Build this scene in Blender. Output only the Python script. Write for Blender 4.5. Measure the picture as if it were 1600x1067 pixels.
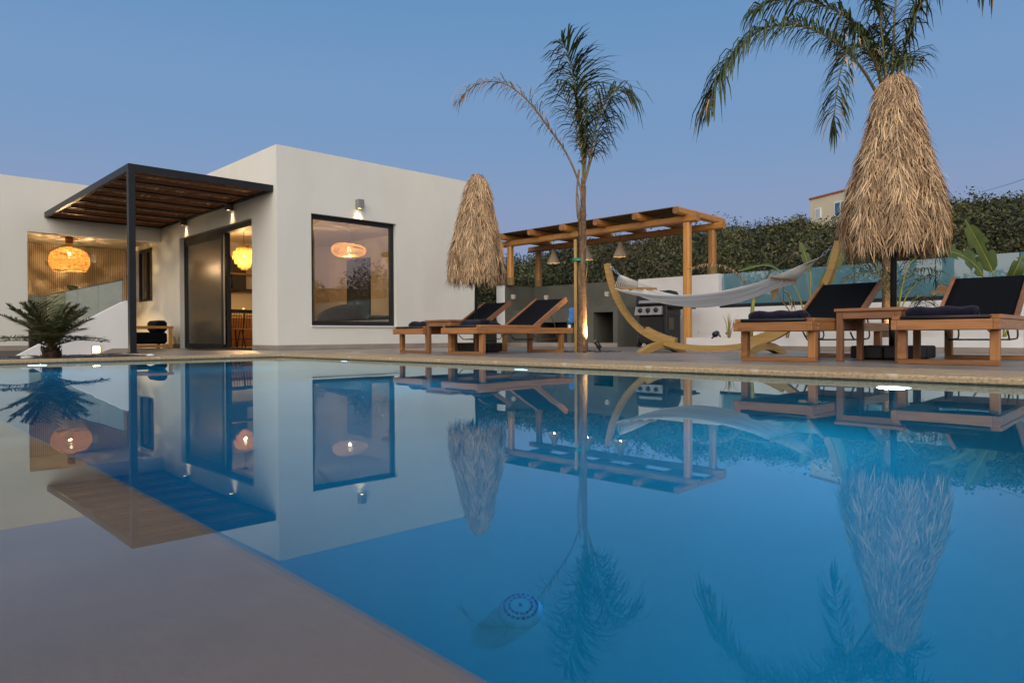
import bpy, math, random
import numpy as np
from mathutils import Vector, Matrix
random.seed(7); rng = np.random.default_rng(7)
sc = bpy.context.scene
for o in list(bpy.data.objects): bpy.data.objects.remove(o)
col = sc.collection

# ------------------------------------------------------------------ camera, sky, sun, exposure
# world frame: x runs along the window facade, y along the door facade, z = 0 is the pool water,
# the pool's inner corner is the origin
CAM = Vector((-4.833, -9.882, 0.30))
FPX, TH, PITCH, ROLL = 1097.777, 0.7718616, -0.008257, -0.0051087
def cam_axes():
    fx = Vector((math.cos(TH), -math.sin(TH), 0)); fy = Vector((math.sin(TH), math.cos(TH), 0)); fz = Vector((0, 0, 1))
    fwd = fy*math.cos(PITCH) + fz*math.sin(PITCH)
    down = -fz*math.cos(PITCH) + fy*math.sin(PITCH)
    right = fx*math.cos(ROLL) - down*math.sin(ROLL)
    dn = fx*math.sin(ROLL) + down*math.cos(ROLL)
    return right, dn, fwd
RIGHT, DOWN, FWD = cam_axes()
cd = bpy.data.cameras.new('camera'); cam = bpy.data.objects.new('camera', cd); col.objects.link(cam)
cd.sensor_width = 36; cd.lens = FPX/1600*36; cd.clip_start = 0.02; cd.clip_end = 2000
M = Matrix((RIGHT, -DOWN, -FWD)).transposed().to_4x4(); M.translation = CAM
cam.matrix_world = M
sc.camera = cam
def pt(u, v, d):
    """point seen at photo pixel (u, v), d metres in front of the camera"""
    return CAM + (RIGHT*((u-800)/FPX) + DOWN*((v-533.5)/FPX) + FWD)*d

SUN_DIR = Vector((-0.80, -0.60, 0)).normalized()     # horizontal direction towards the set sun
GLOW = (1.15, 0.84, 0.68)
w = bpy.data.worlds.new('World'); sc.world = w; w.use_nodes = True
nt = w.node_tree; nt.nodes.clear()
wo = nt.nodes.new('ShaderNodeOutputWorld'); bg = nt.nodes.new('ShaderNodeBackground')
tcw = nt.nodes.new('ShaderNodeTexCoord'); sep = nt.nodes.new('ShaderNodeSeparateXYZ')
nt.links.new(tcw.outputs['Generated'], sep.inputs[0])
# clear dusk sky: lavender at the horizon, deepening blue overhead
ramp = nt.nodes.new('ShaderNodeValToRGB'); ramp.color_ramp.interpolation = 'EASE'
els = ramp.color_ramp.elements
stops = [(0.0, (0.275, 0.335, 0.520)), (0.14, (0.255, 0.335, 0.520)), (0.30, (0.182, 0.322, 0.550)), (0.46, (0.130, 0.285, 0.525)), (0.68, (0.085, 0.165, 0.310)), (1.0, (0.060, 0.105, 0.200))]
els[0].position = stops[0][0]; els[0].color = (*stops[0][1], 1); els[1].position = stops[-1][0]; els[1].color = (*stops[-1][1], 1)
for ps, c_ in stops[1:-1]:
    e = els.new(ps); e.color = (*c_, 1)
nt.links.new(sep.outputs['Z'], ramp.inputs['Fac'])
# warm afterglow low over the side where the sun went down
dp = nt.nodes.new('ShaderNodeVectorMath'); dp.operation = 'DOT_PRODUCT'; dp.inputs[1].default_value = (SUN_DIR.x, SUN_DIR.y, 0.0)
nt.links.new(tcw.outputs['Generated'], dp.inputs[0])
az = nt.nodes.new('ShaderNodeMapRange'); az.interpolation_type = 'SMOOTHSTEP'; az.inputs['From Min'].default_value = -0.55; az.inputs['From Max'].default_value = 1.0
nt.links.new(dp.outputs['Value'], az.inputs['Value'])
el = nt.nodes.new('ShaderNodeMapRange'); el.interpolation_type = 'SMOOTHSTEP'; el.inputs['From Min'].default_value = 0.0; el.inputs['From Max'].default_value = 0.62
el.inputs['To Min'].default_value = 1.0; el.inputs['To Max'].default_value = 0.0
nt.links.new(sep.outputs['Z'], el.inputs['Value'])
mu = nt.nodes.new('ShaderNodeMath'); mu.operation = 'MULTIPLY'; nt.links.new(az.outputs[0], mu.inputs[0]); nt.links.new(el.outputs[0], mu.inputs[1])
mxw = nt.nodes.new('ShaderNodeMix'); mxw.data_type = 'RGBA'; mxw.inputs['B'].default_value = (*GLOW, 1)
nt.links.new(mu.outputs[0], mxw.inputs['Factor']); nt.links.new(ramp.outputs['Color'], mxw.inputs['A'])
bg.inputs['Strength'].default_value = 1.0
nt.links.new(mxw.outputs['Result'], bg.inputs['Color']); nt.links.new(bg.outputs[0], wo.inputs['Surface'])
sl = bpy.data.lights.new('sun', 'SUN'); sun = bpy.data.objects.new('sun', sl); col.objects.link(sun)
sl.energy = 3.6; sl.angle = math.radians(80); sl.color = (1.0, 0.92, 0.79)
sd = Vector((SUN_DIR.x, SUN_DIR.y, 0.50)).normalized()
sun.rotation_euler = sd.to_track_quat('Z', 'Y').to_euler(); sun.location = (-20, -20, 15)
sc.view_settings.view_transform = 'Standard'; sc.view_settings.look = 'None'
sc.view_settings.gamma = 1; sc.view_settings.exposure = 0.0
sc.view_settings.use_curve_mapping = False
sc.render.engine = 'CYCLES'
cy = sc.cycles
cy.use_denoising = True
try: cy.denoiser = 'OPENIMAGEDENOISE'
except Exception: pass
cy.max_bounces = 10; cy.transparent_max_bounces = 16; cy.transmission_bounces = 8; cy.glossy_bounces = 5; cy.diffuse_bounces = 4
cy.sample_clamp_indirect = 4; cy.caustics_refractive = True; cy.caustics_reflective = False
try: cy.use_light_tree = True
except Exception: pass

# ------------------------------------------------------------------ materials
MATS = {}
def mat(name, c1, c2=None, rough=0.6, scale=6.0, stretch=(1, 1, 1), bump=0.0, bscale=60.0, metal=0.0, spec=0.5,
        island=0.0, detail=5.0, dist=0.0, sheen=0.0, lo=0.35, hi=0.65, trans=0.0, bstretch=None, spots=None, rvar=0.0, objvar=0.0):
    if name in MATS: return MATS[name]
    m = bpy.data.materials.new(name); m.use_nodes = True; t = m.node_tree; N = t.nodes; L = t.links
    b = N['Principled BSDF']
    b.inputs['Roughness'].default_value = rough; b.inputs['Metallic'].default_value = metal
    b.inputs['Specular IOR Level'].default_value = spec
    if sheen: b.inputs['Sheen Weight'].default_value = sheen
    tc = N.new('ShaderNodeTexCoord'); mp = N.new('ShaderNodeMapping'); mp.inputs['Scale'].default_value = stretch
    L.new(tc.outputs['Object'], mp.inputs['Vector'])
    c2 = c2 or tuple(x*0.8 for x in c1)
    nz = N.new('ShaderNodeTexNoise'); nz.inputs['Scale'].default_value = scale; nz.inputs['Detail'].default_value = detail
    nz.inputs['Distortion'].default_value = dist
    L.new(mp.outputs[0], nz.inputs['Vector'])
    cr = N.new('ShaderNodeValToRGB'); cr.color_ramp.elements[0].position = lo; cr.color_ramp.elements[1].position = hi
    cr.color_ramp.elements[0].color = (*c1, 1); cr.color_ramp.elements[1].color = (*c2, 1)
    L.new(nz.outputs['Fac'], cr.inputs['Fac'])
    out = cr.outputs['Color']
    if spots:                                   # (colour, scale, threshold): stains, knots
        n2 = N.new('ShaderNodeTexNoise'); n2.inputs['Scale'].default_value = spots[1]; n2.inputs['Detail'].default_value = 3
        L.new(mp.outputs[0] if len(spots) > 3 else tc.outputs['Object'], n2.inputs['Vector'])
        r2 = N.new('ShaderNodeValToRGB'); r2.color_ramp.elements[0].position = spots[2]; r2.color_ramp.elements[1].position = min(1, spots[2]+0.12)
        L.new(n2.outputs['Fac'], r2.inputs['Fac'])
        mx = N.new('ShaderNodeMix'); mx.data_type = 'RGBA'; mx.inputs['B'].default_value = (*spots[0], 1)
        L.new(r2.outputs['Color'], mx.inputs['Factor']); L.new(out, mx.inputs['A']); out = mx.outputs['Result']
    if island:
        g = N.new('ShaderNodeNewGeometry'); mr = N.new('ShaderNodeMapRange')
        mr.inputs['To Min'].default_value = 1-island; mr.inputs['To Max'].default_value = 1+island
        L.new(g.outputs['Random Per Island'], mr.inputs['Value'])
        hs = N.new('ShaderNodeHueSaturation'); L.new(mr.outputs[0], hs.inputs['Value']); L.new(out, hs.inputs['Color']); out = hs.outputs['Color']
    if objvar:                                  # boards, tiles and stones differ a little from piece to piece
        oi = N.new('ShaderNodeObjectInfo'); mo = N.new('ShaderNodeMapRange'); mo.inputs['To Min'].default_value = 1-objvar; mo.inputs['To Max'].default_value = 1+objvar
        L.new(oi.outputs['Random'], mo.inputs['Value']); ho = N.new('ShaderNodeHueSaturation'); L.new(mo.outputs[0], ho.inputs['Value']); L.new(out, ho.inputs['Color']); out = ho.outputs['Color']
    L.new(out, b.inputs['Base Color'])
    if rvar:
        mr2 = N.new('ShaderNodeMapRange'); mr2.inputs['To Min'].default_value = rough-rvar; mr2.inputs['To Max'].default_value = rough+rvar
        L.new(nz.outputs['Fac'], mr2.inputs['Value']); L.new(mr2.outputs[0], b.inputs['Roughness'])
    if bump:
        nb = N.new('ShaderNodeTexNoise'); nb.inputs['Scale'].default_value = bscale; nb.inputs['Detail'].default_value = 4
        if bstretch:
            m2 = N.new('ShaderNodeMapping'); m2.inputs['Scale'].default_value = bstretch; L.new(tc.outputs['Object'], m2.inputs['Vector']); L.new(m2.outputs[0], nb.inputs['Vector'])
        else: L.new(mp.outputs[0], nb.inputs['Vector'])
        bp = N.new('ShaderNodeBump'); bp.inputs['Strength'].default_value = bump; bp.inputs['Distance'].default_value = 0.01
        L.new(nb.outputs['Fac'], bp.inputs['Height']); L.new(bp.outputs[0], b.inputs['Normal'])
    if trans:
        tr = N.new('ShaderNodeBsdfTranslucent'); L.new(out, tr.inputs['Color']); ms = N.new('ShaderNodeMixShader'); ms.inputs[0].default_value = trans
        L.new(b.outputs[0], ms.inputs[1]); L.new(tr.outputs[0], ms.inputs[2]); L.new(ms.outputs[0], N['Material Output'].inputs['Surface'])
    MATS[name] = m; return m
def emis(name, c, s):
    if name in MATS: return MATS[name]
    m = bpy.data.materials.new(name); m.use_nodes = True; N = m.node_tree.nodes; N.clear()
    e = N.new('ShaderNodeEmission'); e.inputs[0].default_value = (*c, 1); e.inputs[1].default_value = s
    o = N.new('ShaderNodeOutputMaterial'); m.node_tree.links.new(e.outputs[0], o.inputs[0]); MATS[name] = m; return m
def glass(name, tint, refl=0.08, rough=0.0, body=0.0, bodycol=(0.1, 0.1, 0.1)):
    """thin flat pane: fresnel-like mirror over a tinted see-through sheet"""
    m = bpy.data.materials.new(name); m.use_nodes = True; t = m.node_tree; N = t.nodes; L = t.links; N.clear()
    o = N.new('ShaderNodeOutputMaterial'); tr = N.new('ShaderNodeBsdfTransparent'); tr.inputs[0].default_value = (*tint, 1)
    gl = N.new('ShaderNodeBsdfGlossy'); gl.inputs['Roughness'].default_value = rough; gl.inputs[0].default_value = (1, 1, 1, 1)
    lw = N.new('ShaderNodeLayerWeight'); lw.inputs['Blend'].default_value = 0.35
    mr = N.new('ShaderNodeMapRange'); mr.inputs['From Min'].default_value = 0.0; mr.inputs['To Min'].default_value = refl; mr.inputs['To Max'].default_value = min(1.0, refl+0.75)
    L.new(lw.outputs['Fresnel'], mr.inputs['Value'])
    ms = N.new('ShaderNodeMixShader'); L.new(mr.outputs[0], ms.inputs[0])
    src = tr.outputs[0]
    if body:
        df = N.new('ShaderNodeBsdfDiffuse'); df.inputs[0].default_value = (*bodycol, 1); m2 = N.new('ShaderNodeMixShader'); m2.inputs[0].default_value = body
        L.new(tr.outputs[0], m2.inputs[1]); L.new(df.outputs[0], m2.inputs[2]); src = m2.outputs[0]
    L.new(src, ms.inputs[1]); L.new(gl.outputs[0], ms.inputs[2]); L.new(ms.outputs[0], o.inputs['Surface'])
    MATS[name] = m; return m
def wood(name, c1, c2, rough=0.5, knots=None):
    """three versions with the grain along x, y, z"""
    r = {}
    for ax, st in (('x', (1.2, 14, 14)), ('y', (14, 1.2, 14)), ('z', (14, 14, 1.2))):
        r[ax] = mat(name+'_'+ax, c1, c2, rough=rough, scale=2.2, stretch=st, bump=0.25, bscale=8, detail=6, dist=0.6, lo=0.3, hi=0.7, spots=knots, objvar=0.22)
    return r
TEAK = wood('teak', (0.38, 0.172, 0.060), (0.23, 0.095, 0.032), 0.45, ((0.12, 0.04, 0.015), 3.0, 0.66))
TEAKB = wood('weathered teak', (0.30, 0.14, 0.065), (0.20, 0.085, 0.038), 0.55)
PINE = wood('larch', (0.55, 0.265, 0.07), (0.42, 0.18, 0.042), 0.45, ((0.2, 0.07, 0.02), 4.5, 0.68))
PALE = wood('pale pine', (0.42, 0.27, 0.085), (0.31, 0.185, 0.055), 0.55, ((0.14, 0.075, 0.025), 5.0, 0.70))
OAK = wood('oak', (0.36, 0.19, 0.07), (0.26, 0.13, 0.045), 0.5)
plaster = mat('white plaster', (0.70, 0.695, 0.645), (0.66, 0.655, 0.60), rough=0.85, scale=1.2, stretch=(1, 1, 0.45), bump=0.5, bscale=70, bstretch=(1, 1, 1), detail=8, spots=((0.65, 0.64, 0.585), 0.9, 0.56, 1))
whitep = mat('white paint', (0.78, 0.77, 0.76), (0.72, 0.71, 0.70), rough=0.7, scale=1.5, bump=0.2, bscale=90)
inside = mat('interior plaster', (0.62, 0.56, 0.46), (0.58, 0.52, 0.42), rough=0.85, scale=1.2)
concrete = mat('grey green microcement', (0.105, 0.105, 0.088), (0.075, 0.077, 0.066), rough=0.55, scale=2.0, bump=0.1, bscale=30, detail=8)
tilem = mat('porcelain tile', (0.29, 0.245, 0.215), (0.225, 0.19, 0.17), rough=0.34, spec=0.6, scale=1.6, stretch=(5, 1, 5), bump=0.08, bscale=25, detail=8, rvar=0.1, objvar=0.13)
skirt = mat('skirting tile', (0.33, 0.28, 0.24), (0.25, 0.21, 0.18), rough=0.5, scale=2.0, stretch=(1, 1, 5), detail=8)
grout = mat('grout', (0.10, 0.088, 0.078), rough=0.9)
coping = mat('sand coloured coping', (0.52, 0.375, 0.21), (0.36, 0.25, 0.14), rough=0.55, scale=55, bump=0.6, bscale=110, detail=8, lo=0.40, hi=0.60, spots=((0.60, 0.50, 0.36), 6.0, 0.58), objvar=0.06)
basin = mat('pool microcement', (0.64, 0.385, 0.275), (0.47, 0.275, 0.195), rough=0.7, bump=0.3, bscale=25, scale=1.6, detail=8, spots=((0.68, 0.49, 0.40), 0.9, 0.55))
deepm = mat('brightened pool finish', (0.72, 0.74, 0.68), (0.65, 0.67, 0.62), rough=0.7, scale=1.6, detail=8)  # paler than the shelf so the deep end looks brighter lit
darkm = mat('anthracite aluminium', (0.014, 0.016, 0.019), (0.011, 0.012, 0.015), rough=0.45, spec=0.35)
blackm = mat('black metal', (0.012, 0.012, 0.013), rough=0.4)
blackp = mat('black plastic', (0.016, 0.016, 0.017), rough=0.55, bump=0.1, bscale=80)
sling = mat('black mesh sling', (0.0045, 0.005, 0.0075), (0.003, 0.0035, 0.005), spec=0.15, rough=0.85, scale=60, bump=0.2, bscale=300)
towelm = mat('navy terry cloth', (0.011, 0.0105, 0.026), (0.006, 0.006, 0.016), rough=0.95, scale=30, bump=0.8, bscale=220, sheen=0.1, spec=0.1)
steel = mat('brushed steel', (0.37, 0.37, 0.37), (0.30, 0.30, 0.30), rough=0.42, metal=0.35, scale=4, stretch=(1, 20, 1))
bronze = mat('bronze rod', (0.16, 0.105, 0.05), rough=0.4, metal=0.5)
soil = mat('dry soil', (0.10, 0.075, 0.052), (0.055, 0.042, 0.03), rough=0.95, scale=9, bump=0.9, bscale=30)
earth = mat('earth', (0.085, 0.075, 0.045), (0.05, 0.05, 0.028), rough=0.95, scale=0.4, detail=8)
thatchm = mat('dry thatch', (0.60, 0.42, 0.25), (0.44, 0.29, 0.165), rough=0.8, scale=3, island=0.6)
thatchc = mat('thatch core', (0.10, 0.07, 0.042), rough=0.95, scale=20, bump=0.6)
rope = mat('jute rope', (0.30, 0.20, 0.085), (0.22, 0.14, 0.055), rough=0.85, scale=20)
reed = mat('dry reed', (0.50, 0.32, 0.17), (0.36, 0.21, 0.10), rough=0.75, scale=4, island=0.35)
bark = mat('palm bark', (0.20, 0.125, 0.075), (0.10, 0.06, 0.036), rough=0.9, scale=7, stretch=(2, 2, 5), bump=0.9, bscale=22)
stemg = mat('palm stem', (0.13, 0.13, 0.045), (0.16, 0.11, 0.05), rough=0.55, scale=4)
leafg = mat('palm leaf', (0.060, 0.088, 0.030), (0.040, 0.062, 0.022), rough=0.5, scale=3, island=0.4, trans=0.15)
leafd = mat('dry palm leaf', (0.42, 0.27, 0.15), (0.30, 0.18, 0.09), rough=0.75, scale=3, island=0.4)
cyc = mat('cycad leaf', (0.105, 0.115, 0.038), (0.070, 0.080, 0.026), rough=0.5, scale=6, island=0.35)
strel = mat('banana leaf', (0.085, 0.125, 0.026), (0.055, 0.085, 0.02), rough=0.45, scale=5, stretch=(1, 1, 1), trans=0.2, spots=((0.22, 0.13, 0.05), 7.0, 0.70))
strel2 = mat('old leaf', (0.30, 0.19, 0.05), (0.22, 0.10, 0.035), rough=0.6, scale=8, trans=0.2)
stemy = mat('yellow green stem', (0.30, 0.27, 0.04), (0.17, 0.18, 0.035), rough=0.5, scale=8)
canvas = mat('hammock cotton', (0.95, 0.94, 0.92), (0.78, 0.77, 0.745), rough=0.9, scale=1.0, stretch=(40, 0.2, 1), bump=0.2, bscale=150, lo=0.42, hi=0.58, trans=0.6)
cord = mat('white cord', (0.62, 0.60, 0.56), rough=0.9)
zinc = mat('galvanised steel', (0.42, 0.45, 0.50), rough=0.4, metal=0.8)
rattan = mat('rattan', (0.30, 0.14, 0.035), (0.22, 0.10, 0.025), rough=0.6, scale=10, island=0.2, trans=0.12)

# ------------------------------------------------------------------ mesh helpers
class MB:
    def __init__(s): s.v = []; s.f = []; s.m = []; s.mi = 0; s.sm = []
    def add(s, vs, fs, smooth=False):
        n = len(s.v); s.v += [tuple(x) for x in vs]
        for f in fs: s.f.append(tuple(i+n for i in f)); s.m.append(s.mi); s.sm.append(smooth)
        return s
    def box(s, x0, x1, y0, y1, z0, z1, ch=0.0):
        return s.obox(((x0+x1)/2, (y0+y1)/2, (z0+z1)/2), (1, 0, 0), (0, 1, 0), (0, 0, 1), ((x1-x0)/2, (y1-y0)/2, (z1-z0)/2), ch)
    def obox(s, c, a, b, d, h, ch=0.0):
        c = Vector(c); a = Vector(a).normalized(); b = Vector(b).normalized(); d = Vector(d).normalized()
        P = lambda x, y, z: c + a*x + b*y + d*z
        hx, hy, hz = h
        if ch <= 0:
            vs = [P(i*hx, j*hy, k*hz) for k in (-1, 1) for j in (-1, 1) for i in (-1, 1)]
            return s.add(vs, [(0, 2, 3, 1), (4, 5, 7, 6), (0, 1, 5, 4), (2, 6, 7, 3), (0, 4, 6, 2), (1, 3, 7, 5)])
        ch = min(ch, hx*0.45, hy*0.45, hz*0.45)
        idx = {}; vs = []
        for i in (-1, 1):
            for j in (-1, 1):
                for k in (-1, 1):
                    idx[i, j, k, 0] = len(vs); vs.append(P(i*hx, j*(hy-ch), k*(hz-ch)))
                    idx[i, j, k, 1] = len(vs); vs.append(P(i*(hx-ch), j*hy, k*(hz-ch)))
                    idx[i, j, k, 2] = len(vs); vs.append(P(i*(hx-ch), j*(hy-ch), k*hz))
        F = []
        q = [(-1, -1), (1, -1), (1, 1), (-1, 1)]
        for e in (-1, 1):
            F.append([idx[e, p[0], p[1], 0] for p in (q if e > 0 else q[::-1])])
            F.append([idx[p[0], e, p[1], 1] for p in (q[::-1] if e > 0 else q)])
            F.append([idx[p[0], p[1], e, 2] for p in (q if e > 0 else q[::-1])])
        for i in (-1, 1):
            for j in (-1, 1):
                F.append([idx[i, j, -1, 0], idx[i, j, 1, 0], idx[i, j, 1, 1], idx[i, j, -1, 1]] [::(-i*j)])
                F.append([idx[i, -1, j, 0], idx[i, 1, j, 0], idx[i, 1, j, 2], idx[i, -1, j, 2]] [::(i*j)])
                F.append([idx[-1, i, j, 1], idx[1, i, j, 1], idx[1, i, j, 2], idx[-1, i, j, 2]] [::(-i*j)])
                for k in (-1, 1): F.append([idx[i, j, k, 0], idx[i, j, k, 1], idx[i, j, k, 2]] [::(i*j*k)])
        return s.add(vs, F)
    def bar(s, p, q, wdt, hgt, up=(0, 0, 1), ch=0.0):
        p = Vector(p); q = Vector(q); a = (q-p); L = a.length; a.normalize(); u = Vector(up); b = u.cross(a)
        if b.length < 1e-4: b = Vector((1, 0, 0)).cross(a)
        b.normalize(); d = a.cross(b)
        return s.obox((p+q)/2, a, b, d, (L/2, wdt/2, hgt/2), ch)
    def tube(s, path, r, n=8, cap=True, smooth=True, sq=None):
        path = [Vector(p) for p in path]; k = len(path)
        rr = r if hasattr(r, '__len__') else [r]*k
        prev = None; rings = []
        for i, p in enumerate(path):
            t = (path[min(i+1, k-1)]-path[max(i-1, 0)]); t.normalize()
            if prev is None: u = t.orthogonal().normalized()
            else:
                u = prev - t*prev.dot(t)
                u = u.normalized() if u.length > 1e-5 else t.orthogonal().normalized()
            prev = u; v = t.cross(u)
            rings.append([p + (u*math.cos(2*math.pi*j/n) + v*math.sin(2*math.pi*j/n))*rr[i] for j in range(n)])
        vs = [x for r_ in rings for x in r_]; F = []
        for i in range(k-1):
            for j in range(n): F.append((i*n+j, i*n+(j+1) % n, (i+1)*n+(j+1) % n, (i+1)*n+j))
        if cap: F.append(tuple(range(n))[::-1]); F.append(tuple((k-1)*n+j for j in range(n)))
        return s.add(vs, F, smooth)
    def lathe(s, prof, c=(0, 0, 0), n=24, smooth=True, cap=True):
        c = Vector(c); vs = []; F = []
        for r, z in prof:
            for j in range(n): vs.append(c + Vector((r*math.cos(2*math.pi*j/n), r*math.sin(2*math.pi*j/n), z)))
        for i in range(len(prof)-1):
            for j in range(n): F.append((i*n+j, i*n+(j+1) % n, (i+1)*n+(j+1) % n, (i+1)*n+j))
        if cap: F.append(tuple(range(n))[::-1]); F.append(tuple((len(prof)-1)*n+j for j in range(n)))
        return s.add(vs, F, smooth)
    def prism(s, poly, d):
        """closed polygon extruded by vector d"""
        n = len(poly); d = Vector(d); vs = [Vector(p) for p in poly]+[Vector(p)+d for p in poly]
        F = [tuple(range(n))[::-1], tuple(range(n, 2*n))]+[(i, (i+1) % n, n+(i+1) % n, n+i) for i in range(n)]
        return s.add(vs, F)
    def sweep(s, path, wdt, hgt, side=(1, 0, 0)):
        """rectangular section swept along a path; side is the fixed width direction"""
        path = [Vector(p) for p in path]; k = len(path); sd_ = Vector(side).normalized(); vs = []; F = []
        for i, p in enumerate(path):
            t = (path[min(i+1, k-1)]-path[max(i-1, 0)]).normalized(); u = sd_.cross(t).normalized()
            h = hgt[i] if hasattr(hgt, '__len__') else hgt
            vs += [p-sd_*wdt/2-u*h/2, p+sd_*wdt/2-u*h/2, p+sd_*wdt/2+u*h/2, p-sd_*wdt/2+u*h/2]
        for i in range(k-1):
            for j in range(4): F.append((i*4+j, i*4+(j+1) % 4, (i+1)*4+(j+1) % 4, (i+1)*4+j))
        F += [(3, 2, 1, 0), tuple((k-1)*4+j for j in range(4))]
        return s.add(vs, F)
    def strip(s, pts, dirs, widths):
        """thin flat ribbon through pts, dirs = width directions"""
        vs = []; F = []
        for p, d, w_ in zip(pts, dirs, widths): vs += [p-d*w_/2, p+d*w_/2]
        for i in range(len(pts)-1): F.append((2*i, 2*i+1, 2*i+3, 2*i+2))
        return s.add(vs, F)
    def build(s, name, mats, parent=None, world=True, kind=None, label=None, fix=True):
        me = bpy.data.meshes.new(name); off = Vector((0, 0, 0))
        if parent is not None and world:
            q = parent
            while q is not None: off = off + Vector(q.location); q = q.parent
        vs = s.v if off.length == 0 else [(x-off.x, y-off.y, z-off.z) for x, y, z in s.v]
        me.from_pydata(vs, [], s.f)
        ml = mats if isinstance(mats, (list, tuple)) else [mats]
        for m in ml: me.materials.append(m)
        if len(ml) > 1: me.polygons.foreach_set('material_index', s.m)
        if any(s.sm): me.polygons.foreach_set('use_smooth', s.sm)
        me.update()
        o = bpy.data.objects.new(name, me); col.objects.link(o)
        if parent is not None: o.parent = parent
        if kind: o['kind'] = kind
        if label: o['label'] = label
        return o
def B(*a, **k): return MB().box(*a, **k)
def tag(o, label, cat, group=None):
    o['label'] = label; o['category'] = cat
    if group: o['group'] = group
    return o
def thing(name, label, cat, loc=(0, 0, 0), rz=0.0, group=None):
    o = bpy.data.objects.new(name, None); col.objects.link(o); o.empty_display_size = 0.1
    o.location = loc; o.rotation_euler = (0, 0, rz)
    return tag(o, label, cat, group)
def struct(o): o['kind'] = 'structure'; return o
def share(name, src, parent=None, loc=None, rz=0.0):
    o = bpy.data.objects.new(name, src.data); col.objects.link(o)
    if parent is not None: o.parent = parent
    if loc is not None: o.location = loc
    o.rotation_euler = (0, 0, rz); return o
def copy_tree(o, parent=None):
    c = o.copy(); col.objects.link(c); c.parent = parent
    for ch in list(o.children): copy_tree(ch, c)
    return c
def lamp(name, kind, loc, energy, color, parent=None, size=0.05, rot=None, spot=None, blend=0.5):
    l = bpy.data.lights.new(name, kind); l.energy = energy; l.color = color
    if kind in ('POINT', 'SPOT'): l.shadow_soft_size = size
    if kind == 'AREA': l.size = size
    if kind == 'SPOT': l.spot_size = math.radians(spot); l.spot_blend = blend
    o = bpy.data.objects.new(name, l); col.objects.link(o)
    off = Vector((0, 0, 0)); q = parent
    while q is not None: off = off + Vector(q.location); q = q.parent
    o.location = Vector(loc)-off
    if rot is not None: o.rotation_euler = Vector(rot).to_track_quat('-Z', 'Y').to_euler()
    if parent is not None: o.parent = parent
    return o
DZ = 0.047           # deck level above the water
# ------------------------------------------------------------------ ground, pool, water, deck
PX0, PY0 = -10.0, -17.0
g = MB(); R = 400
xs = [-R, PX0, 0.0, R]; ys = [-R, PY0, 0.0, R]
for i in range(3):
    for j in range(3):
        if i == 1 and j == 1: continue
        g.add([(xs[i], ys[j], 0.0), (xs[i+1], ys[j], 0.0), (xs[i+1], ys[j+1], 0.0), (xs[i], ys[j+1], 0.0)], [(0, 1, 2, 3)])
struct(g.build('ground', earth))
SHX, SHZ, FLZ = -4.365, -0.075, -1.35
def quad(m, a, b, c, d): m.add([a, b, c, d], [(0, 1, 2, 3)])
p = MB()
quad(p, (SHX, PY0, FLZ), (0, PY0, FLZ), (0, 0, FLZ), (SHX, 0, FLZ))               # deep floor
quad(p, (0, PY0, FLZ), (0, PY0, 0.03), (0, 0, 0.03), (0, 0, FLZ))                 # wall x = 0
quad(p, (SHX, 0, FLZ), (0, 0, FLZ), (0, 0, 0.03), (SHX, 0, 0.03))                 # wall y = 0
quad(p, (SHX, PY0, 0.03), (0, PY0, 0.03), (0, PY0, FLZ), (SHX, PY0, FLZ))         # wall y = PY0
struct(p.build('pool_basin', deepm))
p = MB()
# sun shelf with a softly rounded nose
r = 0.03
prof = [(PX0, SHZ)] + [(SHX-r+r*math.sin(a), SHZ-r+r*math.cos(a)) for a in (0, .4, .8, 1.2, 1.57)] + [(SHX, FLZ)]
for (a, za), (b, zb) in zip(prof, prof[1:]): quad(p, (a, PY0, za), (b, PY0, zb), (b, 0, zb), (a, 0, za))
quad(p, (PX0, 0, SHZ), (SHX, 0, SHZ), (SHX, 0, 0.03), (PX0, 0, 0.03)); quad(p, (PX0, PY0, 0.03), (SHX, PY0, 0.03), (SHX, PY0, SHZ), (PX0, PY0, SHZ))
quad(p, (PX0, PY0, SHZ), (PX0, 0, SHZ), (PX0, 0, 0.03), (PX0, PY0, 0.03))
struct(p.build('pool_shelf', basin))
B(-0.004, 0.0, PY0, 0.0, -0.24, 0.0035).build('wall_dim_band', coping, bpy.data.objects['pool_basin']); B(SHX, -0.0041, -0.004, 0.0, -0.24, 0.0035).build('wall_dim_band', coping, bpy.data.objects['pool_basin'])  # tan bands added to dim the bright lit strip under the coping
# water: one closed body filling the basin
wm = bpy.data.materials.new('water'); wm.use_nodes = True; t = wm.node_tree; N = t.nodes; L = t.links; N.clear()
o = N.new('ShaderNodeOutputMaterial'); gl = N.new('ShaderNodeBsdfRefraction'); gl.inputs['IOR'].default_value = 1.325; gl.inputs['Roughness'].default_value = 0.0
mi_ = N.new('ShaderNodeBsdfGlossy'); mi_.inputs['Roughness'].default_value = 0.0; mi_.inputs['Color'].default_value = (0.80, 0.95, 1.0, 1); fn_ = N.new('ShaderNodeFresnel'); fn_.inputs['IOR'].default_value = 1.325; wx_ = N.new('ShaderNodeMixShader')
va = N.new('ShaderNodeVolumeAbsorption'); va.inputs['Color'].default_value = (0.0, 0.80, 0.942, 1); va.inputs['Density'].default_value = 1.25
tc = N.new('ShaderNodeTexCoord'); nz = N.new('ShaderNodeTexNoise'); nz.inputs['Scale'].default_value = 2.2; nz.inputs['Detail'].default_value = 1
bp = N.new('ShaderNodeBump'); bp.inputs['Strength'].default_value = 0.012; bp.inputs['Distance'].default_value = 0.02
L.new(tc.outputs['Object'], nz.inputs['Vector']); L.new(nz.outputs['Fac'], bp.inputs['Height']); L.new(bp.outputs[0], gl.inputs['Normal'])
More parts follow.
